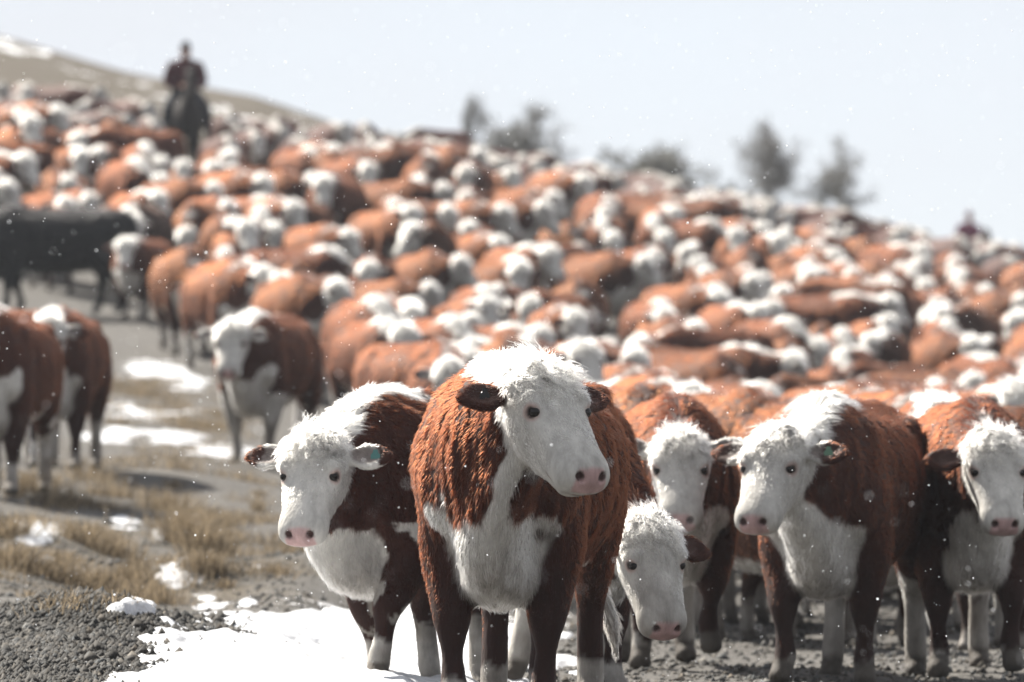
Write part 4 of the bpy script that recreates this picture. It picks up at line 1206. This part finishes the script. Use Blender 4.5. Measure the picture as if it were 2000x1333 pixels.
def grass():
    rg = np.random.default_rng(8)
    tufts = []
    for (px, py, n, h, spread) in [(370, 1060, 900, .22, .22), (330, 1000, 500, .18, .25), (60, 960, 500, .17, .22), (120, 985, 400, .15, .25), (390, 1120, 500, .15, .16), (250, 1150, 500, .14, .2), (180, 1150, 400, .12, .2), (30, 1110, 500, .16, .2), (100, 1130, 350, .13, .2),
                                   (300, 1180, 400, .13, .2), (420, 1030, 400, .16, .2), (220, 970, 400, .12, .25), (160, 1060, 400, .14, .2), (500, 1020, 300, .1, .3), (400, 1085, 500, .2, .14), (20, 1050, 350, .16, .15), (560, 1080, 250, .1, .25), (220, 1085, 300, .13, .16),
                                   (300, 775, 400, .14, .5), (240, 760, 300, .14, .4), (350, 830, 400, .13, .5), (420, 840, 300, .12, .4), (280, 900, 250, .1, .5), (480, 940, 250, .1, .4), (180, 940, 300, .14, .3)]:
        x, Y = on_ground(px, py)
        tufts.append((x, Y, n, h, spread))
    for _ in range(55):
        px, py = rg.uniform(-40, 560), rg.uniform(930, 1190)
        x, Y = on_ground(px, py); tufts.append((x, Y, int(rg.uniform(40, 160)), rg.uniform(.05, .13), rg.uniform(.06, .25)))
    for _ in range(60):
        px, py = rg.uniform(180, 520), rg.uniform(740, 920)
        x, Y = on_ground(px, py); tufts.append((x, Y, int(rg.uniform(40, 140)), rg.uniform(.05, .12), rg.uniform(.1, .4)))
    VV, CC = [], []
    for (x, Y, n, h, sp) in tufts:
        n = int(n * 1.5)
        c = rg.normal(0, sp * .45, (n, 2)) * np.array([1, 1.3])
        bx, by = x + c[:, 0], Y + c[:, 1]
        bz = ground_z(bx, by) - .01
        L = h * rg.uniform(.45, 1.25, n)
        dr = np.stack([c[:, 0] / sp * .35 + rg.normal(.15, .5, n), c[:, 1] / sp * .3 + rg.normal(0, .45, n)], 1)
        w = rg.uniform(.0012, .003, n)
        an = rg.random(n) * 3.14
        ux, uy = np.cos(an) * w, np.sin(an) * w
        m = np.stack([bx + dr[:, 0] * L * .4, by + dr[:, 1] * L * .4, bz + L * .62], 1)
        t = np.stack([bx + dr[:, 0] * L * 1.15, by + dr[:, 1] * L * 1.15, bz + L * (.95 - .25 * np.abs(dr[:, 0]))], 1)
        b0 = np.stack([bx - ux, by - uy, bz], 1); b1 = np.stack([bx + ux, by + uy, bz], 1)
        m0 = m - np.stack([ux, uy, 0 * ux], 1) * .8; m1 = m + np.stack([ux, uy, 0 * ux], 1) * .8
        t0 = t - np.stack([ux, uy, 0 * ux], 1) * .15; t1 = t + np.stack([ux, uy, 0 * ux], 1) * .15
        VV.append(np.stack([b0, b1, m1, m0, t1, t0], 1))
        g_ = rg.uniform(.55, 1.25, n)
        kind = rg.random(n)[:, None]
        base = np.where(kind < .6, np.array([.36, .285, .19]), np.where(kind < .85, np.array([.10, .076, .047]), np.array([.04, .032, .024])))
        CC.append(np.repeat((base * g_[:, None])[:, None, :], 6, 1))
    V = np.concatenate(VV); n = len(V); CCa = np.concatenate(CC).reshape(-1, 3)
    q = np.array([(0, 1, 2, 3), (3, 2, 4, 5)])
    F = (q[None] + (np.arange(n) * 6)[:, None, None]).reshape(-1, 4)
    o = link('grass', mesh_from('grass', V.reshape(-1, 3), F, M_GRASS, np.clip(CCa, 0, .6)))
    tag(o, 'dry tan grass tufts growing among the snow patches', 'grass', None, 'stuff')
    print('grass blades', n)
grass()

def flakes(n):
    rg = np.random.default_rng(3)
    Y = 9 + 34 * rg.random(n) ** .45
    px = rg.uniform(-900, 2900, n); py = rg.uniform(-500, 1500, n)
    c = np.stack([(px - 1000) / FPX * Y, Y, CAMH + (HZ - py) / FPX * Y], 1)
    r = rg.gamma(3, .0004, n) + .0007
    t = (1 + 5 ** .5) / 2
    iv = np.array([(-1, t, 0), (1, t, 0), (-1, -t, 0), (1, -t, 0), (0, -1, t), (0, 1, t), (0, -1, -t), (0, 1, -t), (t, 0, -1), (t, 0, 1), (-t, 0, -1), (-t, 0, 1)], float) / 1.9
    ft = np.array([(0, 11, 5), (0, 5, 1), (0, 1, 7), (0, 7, 10), (0, 10, 11), (1, 5, 9), (5, 11, 4), (11, 10, 2), (10, 7, 6), (7, 1, 8), (3, 9, 4), (3, 4, 2), (3, 2, 6), (3, 6, 8), (3, 8, 9), (4, 9, 5), (2, 4, 11), (6, 2, 10), (8, 6, 7), (9, 8, 1)])
    V = iv[None] * r[:, None, None] * rg.uniform(.6, 1.3, (n, 12, 1)) + c[:, None]
    F = (ft[None] + (np.arange(n) * 12)[:, None, None]).reshape(-1, 3)
    o = link('falling_snow', mesh_from('falling_snow', V.reshape(-1, 3), F, M_FLAKE))
    tag(o, 'fine snowflakes drifting in the air before the cows', 'snow', None, 'stuff')
flakes(5600)
print('done', round(time.time() - T0, 1))


# ------------------------------------------------------------------ thin haze of blown snow in the air
def haze():
    V = np.array([(x, y, z) for x in (-420, 420) for y in (-6, 620) for z in (-2.0, 34.0)], float)
    F = np.array([(0, 1, 3, 2), (4, 6, 7, 5), (0, 4, 5, 1), (2, 3, 7, 6), (0, 2, 6, 4), (1, 5, 7, 3)])
    m = bpy.data.materials.new('haze'); m.use_nodes = True; nt = m.node_tree; nt.nodes.clear()
    out = nt.nodes.new('ShaderNodeOutputMaterial'); v = nt.nodes.new('ShaderNodeVolumePrincipled')
    v.inputs['Color'].default_value = (.86, .92, 1.0, 1); v.inputs['Density'].default_value = .00024
    nt.links.new(v.outputs[0], out.inputs['Volume'])
    o = link('haze', mesh_from('haze', V, F, m, None, False))
    tag(o, 'thin pale haze of blown snow over the slope', 'haze', None, 'stuff')
haze()
